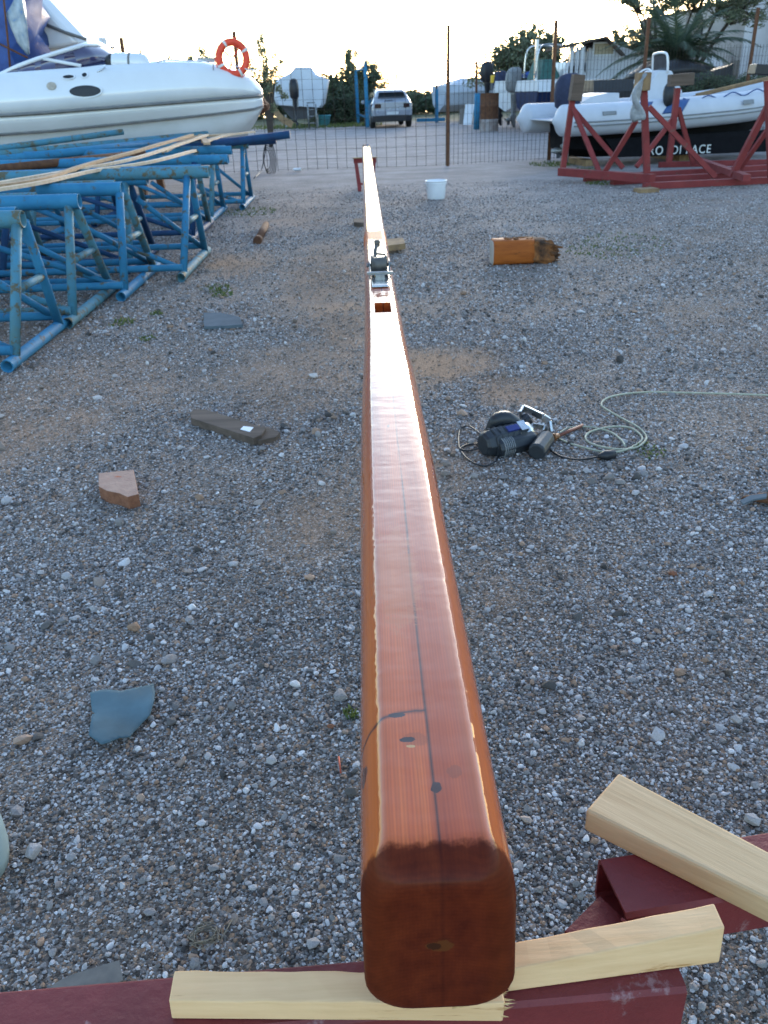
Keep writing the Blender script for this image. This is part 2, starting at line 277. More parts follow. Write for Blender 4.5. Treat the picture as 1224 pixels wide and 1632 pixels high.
M = dict(
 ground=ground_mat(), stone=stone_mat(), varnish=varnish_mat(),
 red=plain('red_oxide_paint', (.18, .026, .026), (.12, .018, .018), .55, 5, bump=.3, bscale=50, worn=(.24, .12, .12), wlevel=.62, wscale=7),
 redfar=plain('red_cradle_paint', (.21, .032, .03), (.15, .022, .022), .8, 3, worn=(.12, .05, .04), wlevel=.6, wscale=9),
 hollow=plain('dark_tube_inside', (.02, .008, .008), rough=.9),
 pine=plain('pale_pine', (.74, .47, .25), (.62, .37, .18), .75, 1, bump=.14, bscale=2.5, stretch=(2.4, 40, 40), worn=(.40, .20, .07), wlevel=.60, wscale=.8, spec=.2),
 beech=timber('beech_timber', (.50, .32, .16), (.40, .25, .12), 0, 50),
 splint=plain('raw_split_wood', (.6, .42, .2), (.35, .16, .06), .8, 60),
 bluep=plain('blue_pipe_paint', (.034, .175, .30), (.024, .135, .25), .65, 6, spec=.15, worn=(.085, .08, .06), wlevel=.57, wscale=8),
 bluep2=plain('faded_blue_pipe_paint', (.055, .19, .275), (.08, .155, .165), .7, 7, spec=.15, worn=(.10, .09, .06), wlevel=.53, wscale=10),
 navyp=plain('navy_pipe_paint', (.015, .035, .09), (.012, .06, .14), .65, 5, spec=.15),
 rust=plain('rusty_iron', (.13, .055, .025), (.07, .03, .018), .85, 12, bump=.5),
 batten=timber('fresh_batten', (.66, .50, .36), (.52, .34, .22), 0, 20),
 batten_old=timber('weathered_batten', (.42, .27, .16), (.30, .19, .11), 0, 20),
 gel=plain('white_gelcoat', (.62, .63, .65), (.57, .58, .60), .22, 1.5, bump=0, coat=.6),
 gelb=plain('cream_antifoul', (.48, .48, .50), (.42, .42, .43), .6, 2, bump=0),
 groove=plain('dark_rubbing_strip', (.16, .16, .16), rough=.6),
 glass=plain('tinted_windscreen', (.05, .045, .11), (.03, .03, .07), .08, 2, bump=0, coat=1),
 dark=plain('black_plastic', (.012, .013, .016), (.02, .02, .024), .45, 6),
 navy=plain('navy_cover_cloth', (.025, .032, .07), (.015, .02, .045), .75, 7, bump=.5, bscale=12),
 bluetarp=plain('blue_tarpaulin', (.02, .07, .26), (.012, .035, .15), .5, 3, bump=1, bscale=6),
 silvtarp=plain('silver_tarpaulin', (.42, .46, .48), (.14, .2, .26), .4, 4, bump=1, bscale=5, worn=(.05, .2, .5), wlevel=.6, wscale=4),
 steel=plain('stainless_steel', (.55, .56, .57), (.4, .41, .42), .28, 10, metal=1),
 zinc=plain('dull_zinc', (.3, .31, .31), (.2, .2, .2), .5, 30, metal=.8, bump=.3),
 orange=plain('orange_lifebuoy', (.75, .07, .03), (.6, .055, .025), .55, 6),
 reflect=plain('white_tape', (.7, .7, .68), rough=.4),
 mesh=plain('fence_wire', (.03, .027, .027), (.06, .04, .03), .9, spec=.05),
 wcover=plain('white_shrink_wrap', (.48, .52, .58), (.40, .44, .5), .5, 1.5, bump=.6, bscale=2),
 hullgrey=plain('dark_hull_bottom', (.05, .05, .055), (.03, .03, .035), .6, 2),
 blackhull=plain('black_hull_paint', (.007, .007, .009), rough=.8, bump=.05, spec=.08),
 bluehull=plain('dark_blue_hull', (.012, .022, .07), (.01, .017, .05), .6, 3, spec=.15),
 car=plain('silver_car_paint', (.27, .29, .34), (.24, .26, .31), .25, 3, metal=.3, bump=0, coat=1),
 carglass=plain('dark_car_glass', (.02, .025, .03), rough=.08, bump=0, coat=1),
 lamp=plain('tail_light_lens', (.02, .006, .01), (.012, .006, .01), .15, 30, bump=0),
 plate=plain('number_plate', (.5, .52, .55), rough=.4),
 tyre=plain('tyre_rubber', (.02, .02, .02), rough=.85),
 white=plain('white_plastic', (.68, .70, .73), (.6, .62, .66), .45, 4),
 tube=plain('white_rubber_tube', (.46, .48, .53), (.40, .42, .47), .5, 2, bump=.1, bscale=8),
 tubeblue=plain('blue_tube_patch', (.03, .08, .22), rough=.5),
 greyrub=plain('grey_rubber', (.2, .21, .22), rough=.6),
 rot=plain('log_rot', (.035, .02, .013), (.30, .11, .03), .95, 8, bump=1, bscale=25),
 logw=plain('log_varnished', (.36, .10, .018), (.24, .06, .012), .6, 2, stretch=(2, 12, 12), worn=(.03, .015, .009), wlevel=.62, wscale=1.1, spec=.15),
 pale=plain('cut_wood_end', (.45, .40, .34), (.3, .26, .22), .8),
 slate=plain('grey_slate', (.10, .125, .145), (.075, .095, .11), .9, 9, spec=.1),
 oldwood=timber('weathered_board', (.125, .088, .068), (.07, .05, .038), 0, 18, .9),
 brickm=plain('broken_brick', (.42, .26, .19), (.34, .2, .15), .9, 18, bump=.6, worn=(.45, .12, .05), wlevel=.62, wscale=16),
 brickside=plain('brick_break', (.24, .1, .055), (.16, .065, .035), .95, 25, bump=.9),
 cloth=plain('blue_grey_cloth', (.085, .15, .18), (.05, .085, .10), .8, 5, bump=.3, bscale=500),
 felt=plain('grey_felt', (.17, .15, .13), (.12, .11, .10), .95, 30),
 twine=plain('old_twine', (.24, .2, .15), (.15, .12, .09), .95, 60),
 plasticblue=plain('pale_blue_plastic', (.34, .42, .42), (.28, .35, .36), .35, 3, bump=0),
 cord=plain('pale_cable', (.34, .35, .27), (.26, .27, .2), .6, 20),
 toolblack=plain('tool_housing', (.014, .017, .022), (.03, .034, .04), .38, 14),
 toolblue=plain('tool_badge', (.02, .03, .16), rough=.3, bump=0),
 brown=plain('brown_rubber', (.2, .06, .035), rough=.5),
 copper=plain('copper_fitting', (.22, .09, .03), rough=.5, metal=.3),
 plaster=plain('stained_plaster', (.36, .34, .32), (.24, .225, .21), .95, .6, bump=.3, bscale=3, worn=(.2, .18, .17), wlevel=.55, wscale=.9),
 plasterw=plain('white_plaster', (.55, .56, .58), (.45, .45, .47), .95, 1),
 shadeo=plain('window_void', (.04, .04, .045), rough=.8),
 tile=plain('roof_tile', (.10, .075, .06), (.06, .05, .045), .9, 4, bump=.6, bscale=9),
 bark=plain('tree_bark', (.07, .055, .045), (.04, .032, .027), .95, 6, bump=.6),
 leafd=leaf_mat('leaf_dark', (.04, .06, .032), (.10, .125, .065)),
 leafm=leaf_mat('leaf_mid', (.08, .10, .055), (.16, .18, .10)),
 palm=leaf_mat('palm_leaf', (.03, .055, .035), (.07, .10, .055)),
 grass=leaf_mat('grass_blade', (.05, .09, .02), (.13, .15, .04)),
 drum=plain('drum_rust', (.16, .06, .04), (.3, .27, .26), .8, 4),
 yellow=plain('yellow_plastic', (.7, .42, .03), rough=.5),
 greencan=plain('green_canvas', (.04, .12, .11), rough=.7),
 padwood=plain('pad_board', (.28, .18, .09), (.16, .10, .06), .85, 9),
 bag=plain('plastic_bag', (.26, .27, .29), (.17, .18, .19), .3, 14, bump=1, bscale=25),
 gunmetal=plain('dull_gunmetal', (.07, .06, .05), (.12, .11, .10), .5, 30, metal=.4),
 water=plain('sea_water', (.08, .12, .14), rough=.12, bump=.15, bscale=.6, coat=1),
 letter=plain('hull_lettering', (.6, .62, .62), rough=.6),
 tub=plain('turquoise_tub', (.1, .36, .42), rough=.5),
 redchip=plain('red_chip', (.45, .08, .04), rough=.7),
)

# ------------------------------------------------------------------ mesh helpers
class MB:
    def __init__(s): s.v = []; s.f = []; s.sm = []
    def add(s, vs, fs, smooth=False):
        o = len(s.v); s.v += [tuple(map(float, v)) for v in vs]; s.f += [[i+o for i in f] for f in fs]; s.sm += [smooth]*len(fs); return s
    def box(s, c, d, rz=0, rx=0, ry=0, taper=None):
        h = Vector(d)/2; m = Matrix.Rotation(rz, 3, 'Z') @ Matrix.Rotation(ry, 3, 'Y') @ Matrix.Rotation(rx, 3, 'X')
        vs = []
        for z in (-1, 1):
            k = 1 if (z < 0 or taper is None) else taper
            for x, y in ((-1, -1), (1, -1), (1, 1), (-1, 1)): vs.append(Vector(c)+m @ Vector((x*h.x*k, y*h.y*k, z*h.z)))
        return s.hexa(vs)
    def hexa(s, vs, e=.0):                # 4 bottom + 4 top points
        return s.add(vs, [(0, 3, 2, 1), (4, 5, 6, 7), (0, 1, 5, 4), (1, 2, 6, 5), (2, 3, 7, 6), (3, 0, 4, 7)])
    def beam(s, a, b, w, h, up=(0, 0, 1), ends=True):   # square bar from a to b
        a = Vector(a); b = Vector(b); d = (b-a).normalized(); r = d.cross(Vector(up)).normalized(); u = r.cross(d)
        vs = []
        for p in (a, b): vs += [p-r*w/2-u*h/2, p+r*w/2-u*h/2, p+r*w/2+u*h/2, p-r*w/2+u*h/2]
        fs = [(0, 1, 5, 4), (1, 2, 6, 5), (2, 3, 7, 6), (3, 0, 4, 7)]
        if ends: fs += [(0, 3, 2, 1), (4, 5, 6, 7)]
        return s.add(vs, fs)
    def tube(s, pts, r, n=8, cap=True, closed=False, smooth=True, endcap=False):
        pts = [Vector(p) for p in pts]; N = len(pts); rs = r if isinstance(r, (list, tuple)) else [r]*N
        rings = []; prev = None
        for i, p in enumerate(pts):
            if closed: d = pts[(i+1) % N]-pts[i-1]
            else: d = pts[min(i+1, N-1)]-pts[max(i-1, 0)]
            d.normalize()
            if prev is None:
                prev = d.orthogonal().normalized()
            u = (prev-d*prev.dot(d)); u = u.normalized() if u.length > 1e-6 else d.orthogonal().normalized()
            prev = u; w = d.cross(u)
            rings.append([p+(u*math.cos(2*math.pi*k/n)+w*math.sin(2*math.pi*k/n))*rs[i] for k in range(n)])
        s.loft(rings, cap=cap and not closed and not endcap, loopu=closed, smooth=smooth)
        if endcap: k = len(s.v)-n; s.f.append([k+j for j in range(n)]); s.sm.append(False)
        return s
    def loft(s, rings, cap=True, loopu=False, ring_closed=True, smooth=True, capsmooth=False):
        n = len(rings[0]); N = len(rings); vs = [v for r in rings for v in r]; fs = []
        for i in range(N if loopu else N-1):
            j = (i+1) % N
            for k in range(n if ring_closed else n-1):
                k2 = (k+1) % n; fs.append((i*n+k, i*n+k2, j*n+k2, j*n+k))
        s.add(vs, fs, smooth)
        if cap:
            o = len(s.v)-len(vs)
            s.f += [[o+k for k in reversed(range(n))], [o+(N-1)*n+k for k in range(n)]]; s.sm += [capsmooth]*2
        return s
    def lathe(s, c, prof, n=20, ax=None, cap=True):   # prof: (r, h) along axis
        c = Vector(c); a = Vector(ax or (0, 0, 1)).normalized(); u = a.orthogonal().normalized(); w = a.cross(u)
        return s.loft([[c+a*h+(u*math.cos(2*math.pi*k/n)+w*math.sin(2*math.pi*k/n))*r for k in range(n)] for r, h in prof], cap=cap)
    def prism(s, poly, ext):              # planar polygon (3D points) extruded by vector
        n = len(poly); e = Vector(ext); P = [Vector(p) for p in poly]
        return s.add(P+[p+e for p in P], [list(reversed(range(n))), list(range(n, 2*n))]+[(i, (i+1) % n, n+(i+1) % n, n+i) for i in range(n)])
    def blob(s, c, d, jit=.15, seed=0, n=10, rz=0, smooth=True, flat=0):
        r = random.Random(seed); m = Matrix.Rotation(rz, 3, 'Z'); rings = []
        ph = [r.uniform(0, 6.28) for _ in range(6)]
        for i in range(1, n):
            t = math.pi*i/n; ring = []
            for k in range(n*2):
                a = math.pi*k/n
                q = 1+jit*(math.sin(2*a+ph[0]+t*2)+.6*math.sin(5*a+ph[1]-3*t)+.5*math.sin(3*t+ph[2]+a))/1.5
                ring.append(Vector(c)+m @ Vector((math.sin(t)*math.cos(a)*d[0]/2*q, math.sin(t)*math.sin(a)*d[1]/2*q, math.cos(t)*d[2]/2*q)))
            rings.append(ring)
        s.loft(rings, smooth=smooth, capsmooth=smooth); return s
    def build(s, name, mat, parent=None, local=False, bevel=0, sub=0, col=None):
        off = Vector((0, 0, 0))
        if parent and not local:
            p = parent
            while p.parent: p = p.parent
            off = p.location.copy()
        me = bpy.data.meshes.new(name)
        me.from_pydata([tuple(Vector(v)-off) for v in s.v], [], s.f); me.update()
        me.polygons.foreach_set('use_smooth', s.sm)
        for m_ in (mat if isinstance(mat, list) else [mat]): me.materials.append(M[m_] if isinstance(m_, str) else m_)
        o = bpy.data.objects.new(name, me); S.collection.objects.link(o)
        if parent: o.parent = parent
        if bevel:
            bv = o.modifiers.new('bevel', 'BEVEL'); bv.width = bevel; bv.segments = 2; bv.limit_method = 'ANGLE'
        if sub:
            sb = o.modifiers.new('sub', 'SUBSURF'); sb.levels = sub; sb.render_levels = sub
        return o
def tag(o, label, cat=None, group=None, kind=None):
    if label: o['label'] = label
    if cat: o['category'] = cat
    if group: o['group'] = group
    if kind: o['kind'] = kind
    return o
def thing(name, label, cat, loc=(0, 0, 0), group=None):
    o = bpy.data.objects.new(name, None); S.collection.objects.link(o); o.location = loc; o.empty_display_size = .2
    return tag(o, label, cat, group)
def solo(mb, name, mat, label, cat, loc=None, group=None, **k):       # a one-mesh thing with its origin at its base
    vs = mb.v
    if loc is None:
        loc = (sum(v[0] for v in vs)/len(vs), sum(v[1] for v in vs)/len(vs), min(v[2] for v in vs))
    mb.v = [(v[0]-loc[0], v[1]-loc[1], v[2]-loc[2]) for v in vs]
    o = mb.build(name, mat, None, **k); o.location = loc; return tag(o, label, cat, group)
def spline(pts, n=8):
    pts = [Vector(p) for p in pts]; P = [pts[0]*2-pts[1]]+pts+[pts[-1]*2-pts[-2]]; out = []
    for i in range(1, len(P)-2):
        for k in range(n):
            t = k/n; a, b, c, d = P[i-1:i+3]
            out.append(.5*((2*b)+(c-a)*t+(2*a-5*b+4*c-d)*t*t+(3*b-a-3*c+d)*t**3))
    return out+[pts[-1]]

exec_order = []
# ------------------------------------------------------------------ ground and gravel
gb = MB()
ys = [-6, 0, 3, 6, 12, 25, 50, 64, 70, 74]; xs = [-900, -60, -12, 0, 12, 60, 900]
gb.add([(x, y, -1.6 if y > 72 else (-.9 if y > 66 else 0)) for y in ys for x in xs], [(j*7+i, j*7+i+1, (j+1)*7+i+1, (j+1)*7+i) for j in range(9) for i in range(6)])
tag(gb.build('ground', 'ground'), None, None, None, 'structure')

gb = MB(); gb.add([(-1500, 66, -1.2), (1500, 66, -1.2), (1500, 1800, -1.2), (-1500, 1800, -1.2)], [(0, 1, 2, 3)]); tag(gb.build('water', 'water'), None, None, None, 'structure')
sc = bpy.data.collections.new('stone_shapes')
for k in range(8):
    r = random.Random(k+40)
    import bmesh
    bm = bmesh.new(); bmesh.ops.create_icosphere(bm, subdivisions=1 if k < 5 else 2, radius=.5)
    planes = [(Vector((r.gauss(0, 1), r.gauss(0, 1), r.gauss(0, 1))).normalized(), r.uniform(.26, .42)) for _ in range(7)]
    for v in bm.verts:
        v.co *= r.uniform(.86, 1.12)
        for nrm, dd in planes:
            q = v.co.dot(nrm)
            if q > dd: v.co -= nrm*(q-dd)
        v.co.x *= 1.15; v.co.z *= .72
    me = bpy.data.meshes.new('stone'); bm.to_mesh(me); bm.free(); me.materials.append(M['stone'])
    sc.objects.link(bpy.data.objects.new('stone', me))
def scatter(y0, y1, dens, smin, smax, ex):
    ymid = np.linspace(y0, y1, 60); wid = 2*(.62*ymid+.5)
    N = int(np.trapezoid(wid, ymid)*dens) if hasattr(np, 'trapezoid') else int(np.trapz(wid, ymid)*dens)
    yy = rng.uniform(y0, y1, N*2); xx = rng.uniform(-1, 1, N*2)*(.62*y1+.5)
    k = np.abs(xx) < .62*yy+.5; yy, xx = yy[k][:N], xx[k][:N]
    # patchy: thinner where the earth shows
    pn = (np.sin(xx*2.1+1.3*np.sin(yy*1.7))+np.sin(yy*2.9+xx*1.1+2)+np.sin(xx*5.3-yy*4.1))/3
    keep = rng.random(len(xx)) < np.clip(.66+.55*pn, .18, 1)
    for (px, py, rx, ry, a) in SAND:
        g = G(px, py); d = ((xx-g.x)/rx)**2+((yy-g.y)/ry)**2
        keep &= rng.random(len(xx)) > np.clip(1.1-d, 0, .75)*a
    keep &= rng.random(len(xx)) < np.clip((17.5-yy)/8, 0, 1)
    xx, yy = xx[keep], yy[keep]
    sz = smin+(smax-smin)*rng.random(len(xx))**ex
    return xx, yy, sz
sets = [scatter(.55, 3.2, 17000, .0045, .0125, 1.6), scatter(.55, 3.4, 1700, .010, .024, 2.4), scatter(.55, 4, 30, .025, .05, 2),
        scatter(3.2, 6.5, 5500, .007, .018, 2.2), scatter(.6, 9, 10, .03, .065, 2.5), scatter(3.4, 8, 60, .02, .045, 2), scatter(6.5, 17, 1700, .011, .025, 2.4)]
xx = np.concatenate([s[0] for s in sets]); yy = np.concatenate([s[1] for s in sets]); sz = np.concatenate([s[2] for s in sets])
N = len(xx)
me = bpy.data.meshes.new('gravel'); me.vertices.add(N)
zz = rng.uniform(.0, .3, N)*sz
me.vertices.foreach_set('co', np.stack([xx, yy, zz], 1).astype(np.float32).ravel())
a = me.attributes.new('rot', 'FLOAT_VECTOR', 'POINT'); a.data.foreach_set('vector', np.stack([rng.normal(0, .35, N), rng.normal(0, .35, N), rng.uniform(0, 6.28, N)], 1).astype(np.float32).ravel())
a = me.attributes.new('scl', 'FLOAT_VECTOR', 'POINT'); a.data.foreach_set('vector', (sz[:, None]*rng.uniform(.75, 1.25, (N, 3))).astype(np.float32).ravel())
a = me.attributes.new('idx', 'INT', 'POINT'); a.data.foreach_set('value', rng.integers(0, 8, N).astype(np.int32))
gravel = bpy.data.objects.new('gravel', me); S.collection.objects.link(gravel); tag(gravel, None, None, None, 'stuff')
ng = bpy.data.node_groups.new('scatter_stones', 'GeometryNodeTree')
ng.interface.new_socket('Geometry', in_out='INPUT', socket_type='NodeSocketGeometry'); ng.interface.new_socket('Geometry', in_out='OUTPUT', socket_type='NodeSocketGeometry')
gi = ng.nodes.new('NodeGroupInput'); go = ng.nodes.new('NodeGroupOutput'); ip = ng.nodes.new('GeometryNodeInstanceOnPoints')
ci = ng.nodes.new('GeometryNodeCollectionInfo'); ci.inputs['Collection'].default_value = sc; ci.inputs['Separate Children'].default_value = True; ci.inputs['Reset Children'].default_value = True
def na(nm, ty):
    x = ng.nodes.new('GeometryNodeInputNamedAttribute'); x.data_type = ty; x.inputs[0].default_value = nm; return x.outputs[0]
ng.links.new(gi.outputs[0], ip.inputs['Points']); ng.links.new(ci.outputs[0], ip.inputs['Instance']); ip.inputs['Pick Instance'].default_value = True
ng.links.new(na('idx', 'INT'), ip.inputs['Instance Index']); ng.links.new(na('rot', 'FLOAT_VECTOR'), ip.inputs['Rotation']); ng.links.new(na('scl', 'FLOAT_VECTOR'), ip.inputs['Scale'])
ng.links.new(ip.outputs[0], go.inputs[0])
gm = gravel.modifiers.new('stones', 'NODES'); gm.node_group = ng

# grass tufts at the feet of things and along the verge
def blades(mb, x, y, n, r, h, seed):
    q = random.Random(seed)
    for _ in range(n):
        a = q.uniform(0, 6.28); d = r*q.random()**.5; px, py = x+d*math.cos(a), y+d*math.sin(a)*1.3; b = q.uniform(0, 6.28); hh = h*q.uniform(.4, 1.2); w = .006+.002*y/4
        lx, ly = q.uniform(-.6, .6)*hh, q.uniform(-.6, .6)*hh
        mb.add([(px-w*math.cos(b), py-w*math.sin(b), 0), (px+w*math.cos(b), py+w*math.sin(b), 0), (px+lx, py+ly, hh)], [(0, 1, 2)])
gb = MB()
for (px, py, r, h) in [(195, 515, .1, .03), (345, 460, .15, .03), (355, 470, .1, .03), (235, 540, .06, .02), (780, 705, .06, .02), (1035, 720, .08, .02), (560, 1140, .02, .02),
                       (1000, 385, .5, .02), (960, 400, .4, .02), (400, 338, .4, .03), (440, 203, 2.0, .10), (500, 201, 2.5, .12), (560, 200, 1.5, .12), (880, 262, .5, .05), (930, 272, .4, .04),
                       (960, 292, .3, .04), (630, 860, .05, .02), (250, 500, .06, .02)]:
    g = G(px, py); blades(gb, g.x, g.y, int(120*min(r*3, 4)+30), r, h, px)
tag(gb.build('grass', 'grass'), 'small tufts of green grass in the gravel', 'grass', None, 'stuff')

# ================================================================== NEAR: the mast and its trestle
mast = thing('mast', 'long varnished reddish wooden mast lying lengthwise across the gravel yard', 'mast', (.057, .776, .436))
mast.rotation_euler.z = math.atan(.0094)
ML = 15.65
m0 = G(598, 497, .74); m1 = G(624, 482, .74)
HY0, HY1, HX = m0.y-.776, m1.y-.776+.02, .038
def mprof(y):
    yy = y+.776
    w = np.interp(yy, [0, 2.2, 2.9, 3.4, 4.5, 9, 16], [.216, .216, .206, .182, .167, .158, .152])
    h = np.interp(yy, [0, 2, 6, 16], [.30, .28, .24, .19])
    return w, h
SH = [(0, 0), (.006, -.0012), (.0115, -.005), (.019, -.0125), (.0265, -.022), (.033, -.034), (.0385, -.048), (.0425, -.066), (.045, -.09)]
def msec(y, ins=0.0):
    w, h = mprof(y); w2 = w/2-ins; top = .30-ins; bot = .30-h+ins; q = w/.216; rb = .064*q; out = []
    out += [(-HX, top), (-HX*.33, top), (HX*.33, top), (HX, top)]
    for a, b in SH: out.append((w2-(.045-a)*q, top+b*q))
    for k in range(8):
        a = -k/7*math.pi/2; out.append((w2-rb+rb*math.cos(a), bot+rb+rb*math.sin(a)))
    for k in range(8):
        a = -math.pi/2-k/7*math.pi/2; out.append((-w2+rb+rb*math.cos(a), bot+rb+rb*math.sin(a)))
    for a, b in reversed(SH): out.append((-(w2-(.045-a)*q), top+b*q))
    return [(x, y, z) for x, z in out]
rings = []; RE = .062
for k in range(9):
    a = k/8*math.pi/2; rings.append(msec(RE*(1-math.sin(a)), RE*.62*(1-math.cos(a))))
def endring(k):
    a = k/10*math.pi/2; out = []
    for (x, y, z), (x2, y2, z2) in zip(msec(0, 0), msec(0, .05*(1-math.cos(a)))):
        t = max(0, min(1, (z-.02)/.28)); t = t*t; dep = .010+.052*t; q_ = .25+.60*t
        zz = z+(z2-z)*q_; xx_ = x*(1-.25*(1-math.cos(a)))
        out.append((xx_, dep*(1-math.sin(a)), zz))
    return out
rings = [endring(k) for k in range(11)]; rings = list(reversed(rings))
ysec = [.09, .18, .3, .5, .8, 1.1, 1.4, 1.7, 2.0, 2.25, 2.5, 2.8]+[HY0-.03, HY0, HY1, HY1+.03]+[3.6, 4, 4.6, 5.3, 6, 7, 8, 9.5, 11, 13, 15, ML-.01]
ysec = sorted(set(ysec)); rings += [msec(y) for y in ysec]; rings.append([(p[0], ML, p[2]) for p in msec(ML, .008)])
mb = MB(); nn = len(rings[0]); hi = 11+ysec.index(HY0)
vs = [v for r in rings for v in r]; fs = []
for i in range(len(rings)-1):
    for k in range(nn):
        if i == hi and k in (0, 1, 2): continue
        k2 = (k+1) % nn; fs.append((i*nn+k, (i+1)*nn+k, (i+1)*nn+k2, i*nn+k2))
mb.add(vs, fs, True)
mb.f += [list(range(nn)), list(reversed(range((len(rings)-1)*nn, len(rings)*nn)))]; mb.sm += [False, False]
tz = .30
A = [(-HX, HY0, tz+.0005), (HX, HY0, tz+.0005), (HX, HY1, tz+.0005), (-HX, HY1, tz+.0005)]; B = [(x*.98, y, tz-.075) for x, y, z in A]
mb.add(A+B, [(0, 1, 5, 4), (1, 2, 6, 5), (2, 3, 7, 6), (3, 0, 4, 7), (4, 5, 6, 7)])
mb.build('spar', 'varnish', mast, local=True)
# metal sheave fitting bolted on top of the spar (its own look, moves with the mast)
FY = 3.72; T0 = .305
fit = MB(); fit.hexa([(-.046, FY-.14, T0), (.046, FY-.14, T0), (.05, FY+.5, T0), (-.05, FY+.5, T0), (-.040, FY-.135, T0+.007), (.040, FY-.135, T0+.007), (.048, FY+.5, T0+.007), (-.048, FY+.5, T0+.007)])
base = fit.build('fitting_plate', 'steel', mast, local=True, bevel=.002)
p = MB()
for sx in (-1, 1): p.prism([(sx*.05, FY+.02, T0+.007), (sx*.05, FY+.3, T0+.007), (sx*.05, FY+.24, T0+.075), (sx*.05, FY+.10, T0+.085)], (sx*.006, 0, 0))
p.build('cheek_plate', 'zinc', base, local=True)
p = MB(); p.box((0, FY+.02, T0+.038), (.135, .03, .014)); p.box((0, FY+.005, T0+.02), (.05, .02, .03)); p.build('cross_bar', 'zinc', base, local=True, bevel=.002)
p = MB(); p.lathe((-.046, FY+.17, T0+.052), [(.02, 0), (.05, .002), (.05, .012), (.041, .02), (.041, .072), (.05, .08), (.05, .09), (.02, .092)], 24, (1, 0, 0)); p.build('sheave', 'gunmetal', base, local=True)
p = MB(); p.tube([(-.066, FY+.17, T0+.052), (.066, FY+.17, T0+.052)], .008, 10); p.tube([(-.058, FY+.17, T0+.052), (-.068, FY+.17, T0+.052)], .013, 6); p.tube([(.058, FY+.17, T0+.052), (.068, FY+.17, T0+.052)], .013, 6); p.build('pin', 'zinc', base, local=True)
p = MB(); p.tube(spline([(-.02, FY+.25, T0+.05), (-.018, FY+.3, T0+.1), (-.005, FY+.36, T0+.13)], 5), .010, 8); p.lathe((-.005, FY+.36, T0+.115), [(.012, 0), (.017, .008), (.017, .03), (.010, .038)], 12); p.tube([(-.018, FY+.3, T0+.09), (.04, FY+.34, T0+.075)], .006, 6); p.build('latch_lever', 'gunmetal', base, local=True)

tr = thing('steel_trestle', 'dark red square-tube trestle holding up the near end of the mast', 'trestle', (0, .86, 0))
def sqtube(mb, a, b, w, h, t=.006, inside=None):
    """square tube a->b, open at b; a flat end cap at a"""
    a, b = Vector(a), Vector(b); d = (b-a).normalized(); r = d.cross(Vector((0, 0, 1))).normalized(); u = r.cross(d)
    ch = .007
    def ring(p, ww, hh, c): 
        x, y = ww/2, hh/2
        return [p+r*i+u*j for i, j in ((-x+c, -y), (x-c, -y), (x, -y+c), (x, y-c), (x-c, y), (-x+c, y), (-x, y-c), (-x, -y+c))]
    mb.loft([ring(a, w, h, ch), ring(b, w, h, ch), ring(b, w-2*t, h-2*t, ch), ring(b-d*.25, w-2*t, h-2*t, ch)], cap=True, smooth=False)
b0 = Vector((-.75, .822-.012, .395-.05)); b1 = Vector((.438, .876, .395-.05))
mb = MB(); sqtube(mb, b0, b1, .1, .1); mb.build('cross_beam', 'red', tr)
r1 = Vector((.379, 1.032, .33)); r0_ = r1+Vector((1, .145, 0)).normalized()*1.1
mb = MB(); sqtube(mb, r0_, r1, .125, .1); mb.build('side_beam', 'red', tr)
mb = MB(); mb.prism([G(900, 1484, .335), G(956, 1428, .335), G(1004, 1474, .335), G(985, 1500, .335)], (0, 0, -.008))
mb.prism([(.40, .93, .335), (.40, 1.0, .335), (.40, 1.0, .29), (.40, .93, .29)], (.01, 0, 0)); mb.build('gusset', 'red', tr)
mb = MB(); w0_, w1_ = Vector((.381, .968, .285)), Vector((.381, .968, .378)); mb.tube([w0_.lerp(w1_, k/14)+Vector((.002*math.sin(k*2.1), -.002, 0)) for k in range(15)], [.004+.001*math.sin(k*3) for k in range(15)], 6); mb.build('weld_bead', 'red', tr)
for x, y in ((-.7, .81), (.3, .86)):
    mb = MB(); mb.beam((x, y, .3), (x-.02, y-.02, 0), .08, .08, (0, 1, 0)); mb.box((x-.02, y-.02, .006), (.2, .2, .012)); mb.build('leg', 'red', tr)
for x, y in ((1.2, 1.15),):
    mb = MB(); mb.beam((x, y, .28), (x, y, 0), .08, .08, (0, 1, 0)); mb.box((x, y, .006), (.2, .2, .012)); mb.build('leg', 'red', tr)

def splitty(mb, name, mat, label, bev=.003, **k): return solo(mb, name, mat, label, 'wood plank', bevel=bev, **k)
z0, z1 = .3965, .44
mb = MB()
N_ = 14; top = []; 
for i in range(N_+1):
    t = i/N_; xb = -.349+t*.50; yb = .857-.02*t; yf = .808-.022*t
    if i == N_: xb += .0
    top.append([(xb, yf, z0), (xb, yb, z0), (xb, yb+.001*math.sin(i*2.1), z1+.0012*math.sin(i*1.3)), (xb+.002, yf+.001*math.sin(i*3.3), z1+.001*math.sin(i*1.9))])
mb.loft(top, smooth=False)
splitty(mb, 'pine_plank', 'pine', 'pale pine plank on red beam, under the left side of the mast end')
mb = MB()
q = random.Random(4)
for i in range(60):
    t = q.random(); y0 = .79+.05*t+q.uniform(-.006, .006); x0 = .145+q.uniform(-.01, .006); L = q.uniform(.006, .024); a = q.uniform(-.5, .5)
    z_ = q.uniform(.405, .437); w = q.uniform(.0006, .0025)
    mb.add([(x0, y0-w, z_), (x0, y0+w, z_), (x0+L*math.cos(a), y0+L*math.sin(a), z_+q.uniform(-.004, .006)), (x0, y0, z_+w*1.2)], [(0, 1, 2), (1, 3, 2), (3, 0, 2), (0, 3, 1)])
mb.box((.1, .79, .4372), (.05, .003, .008), .15)
solo(mb, 'wood_splinters', 'splint', 'ragged yellow splinters at the split end of the pine plank under the mast', 'splinters')
mb = MB()
for_ = []
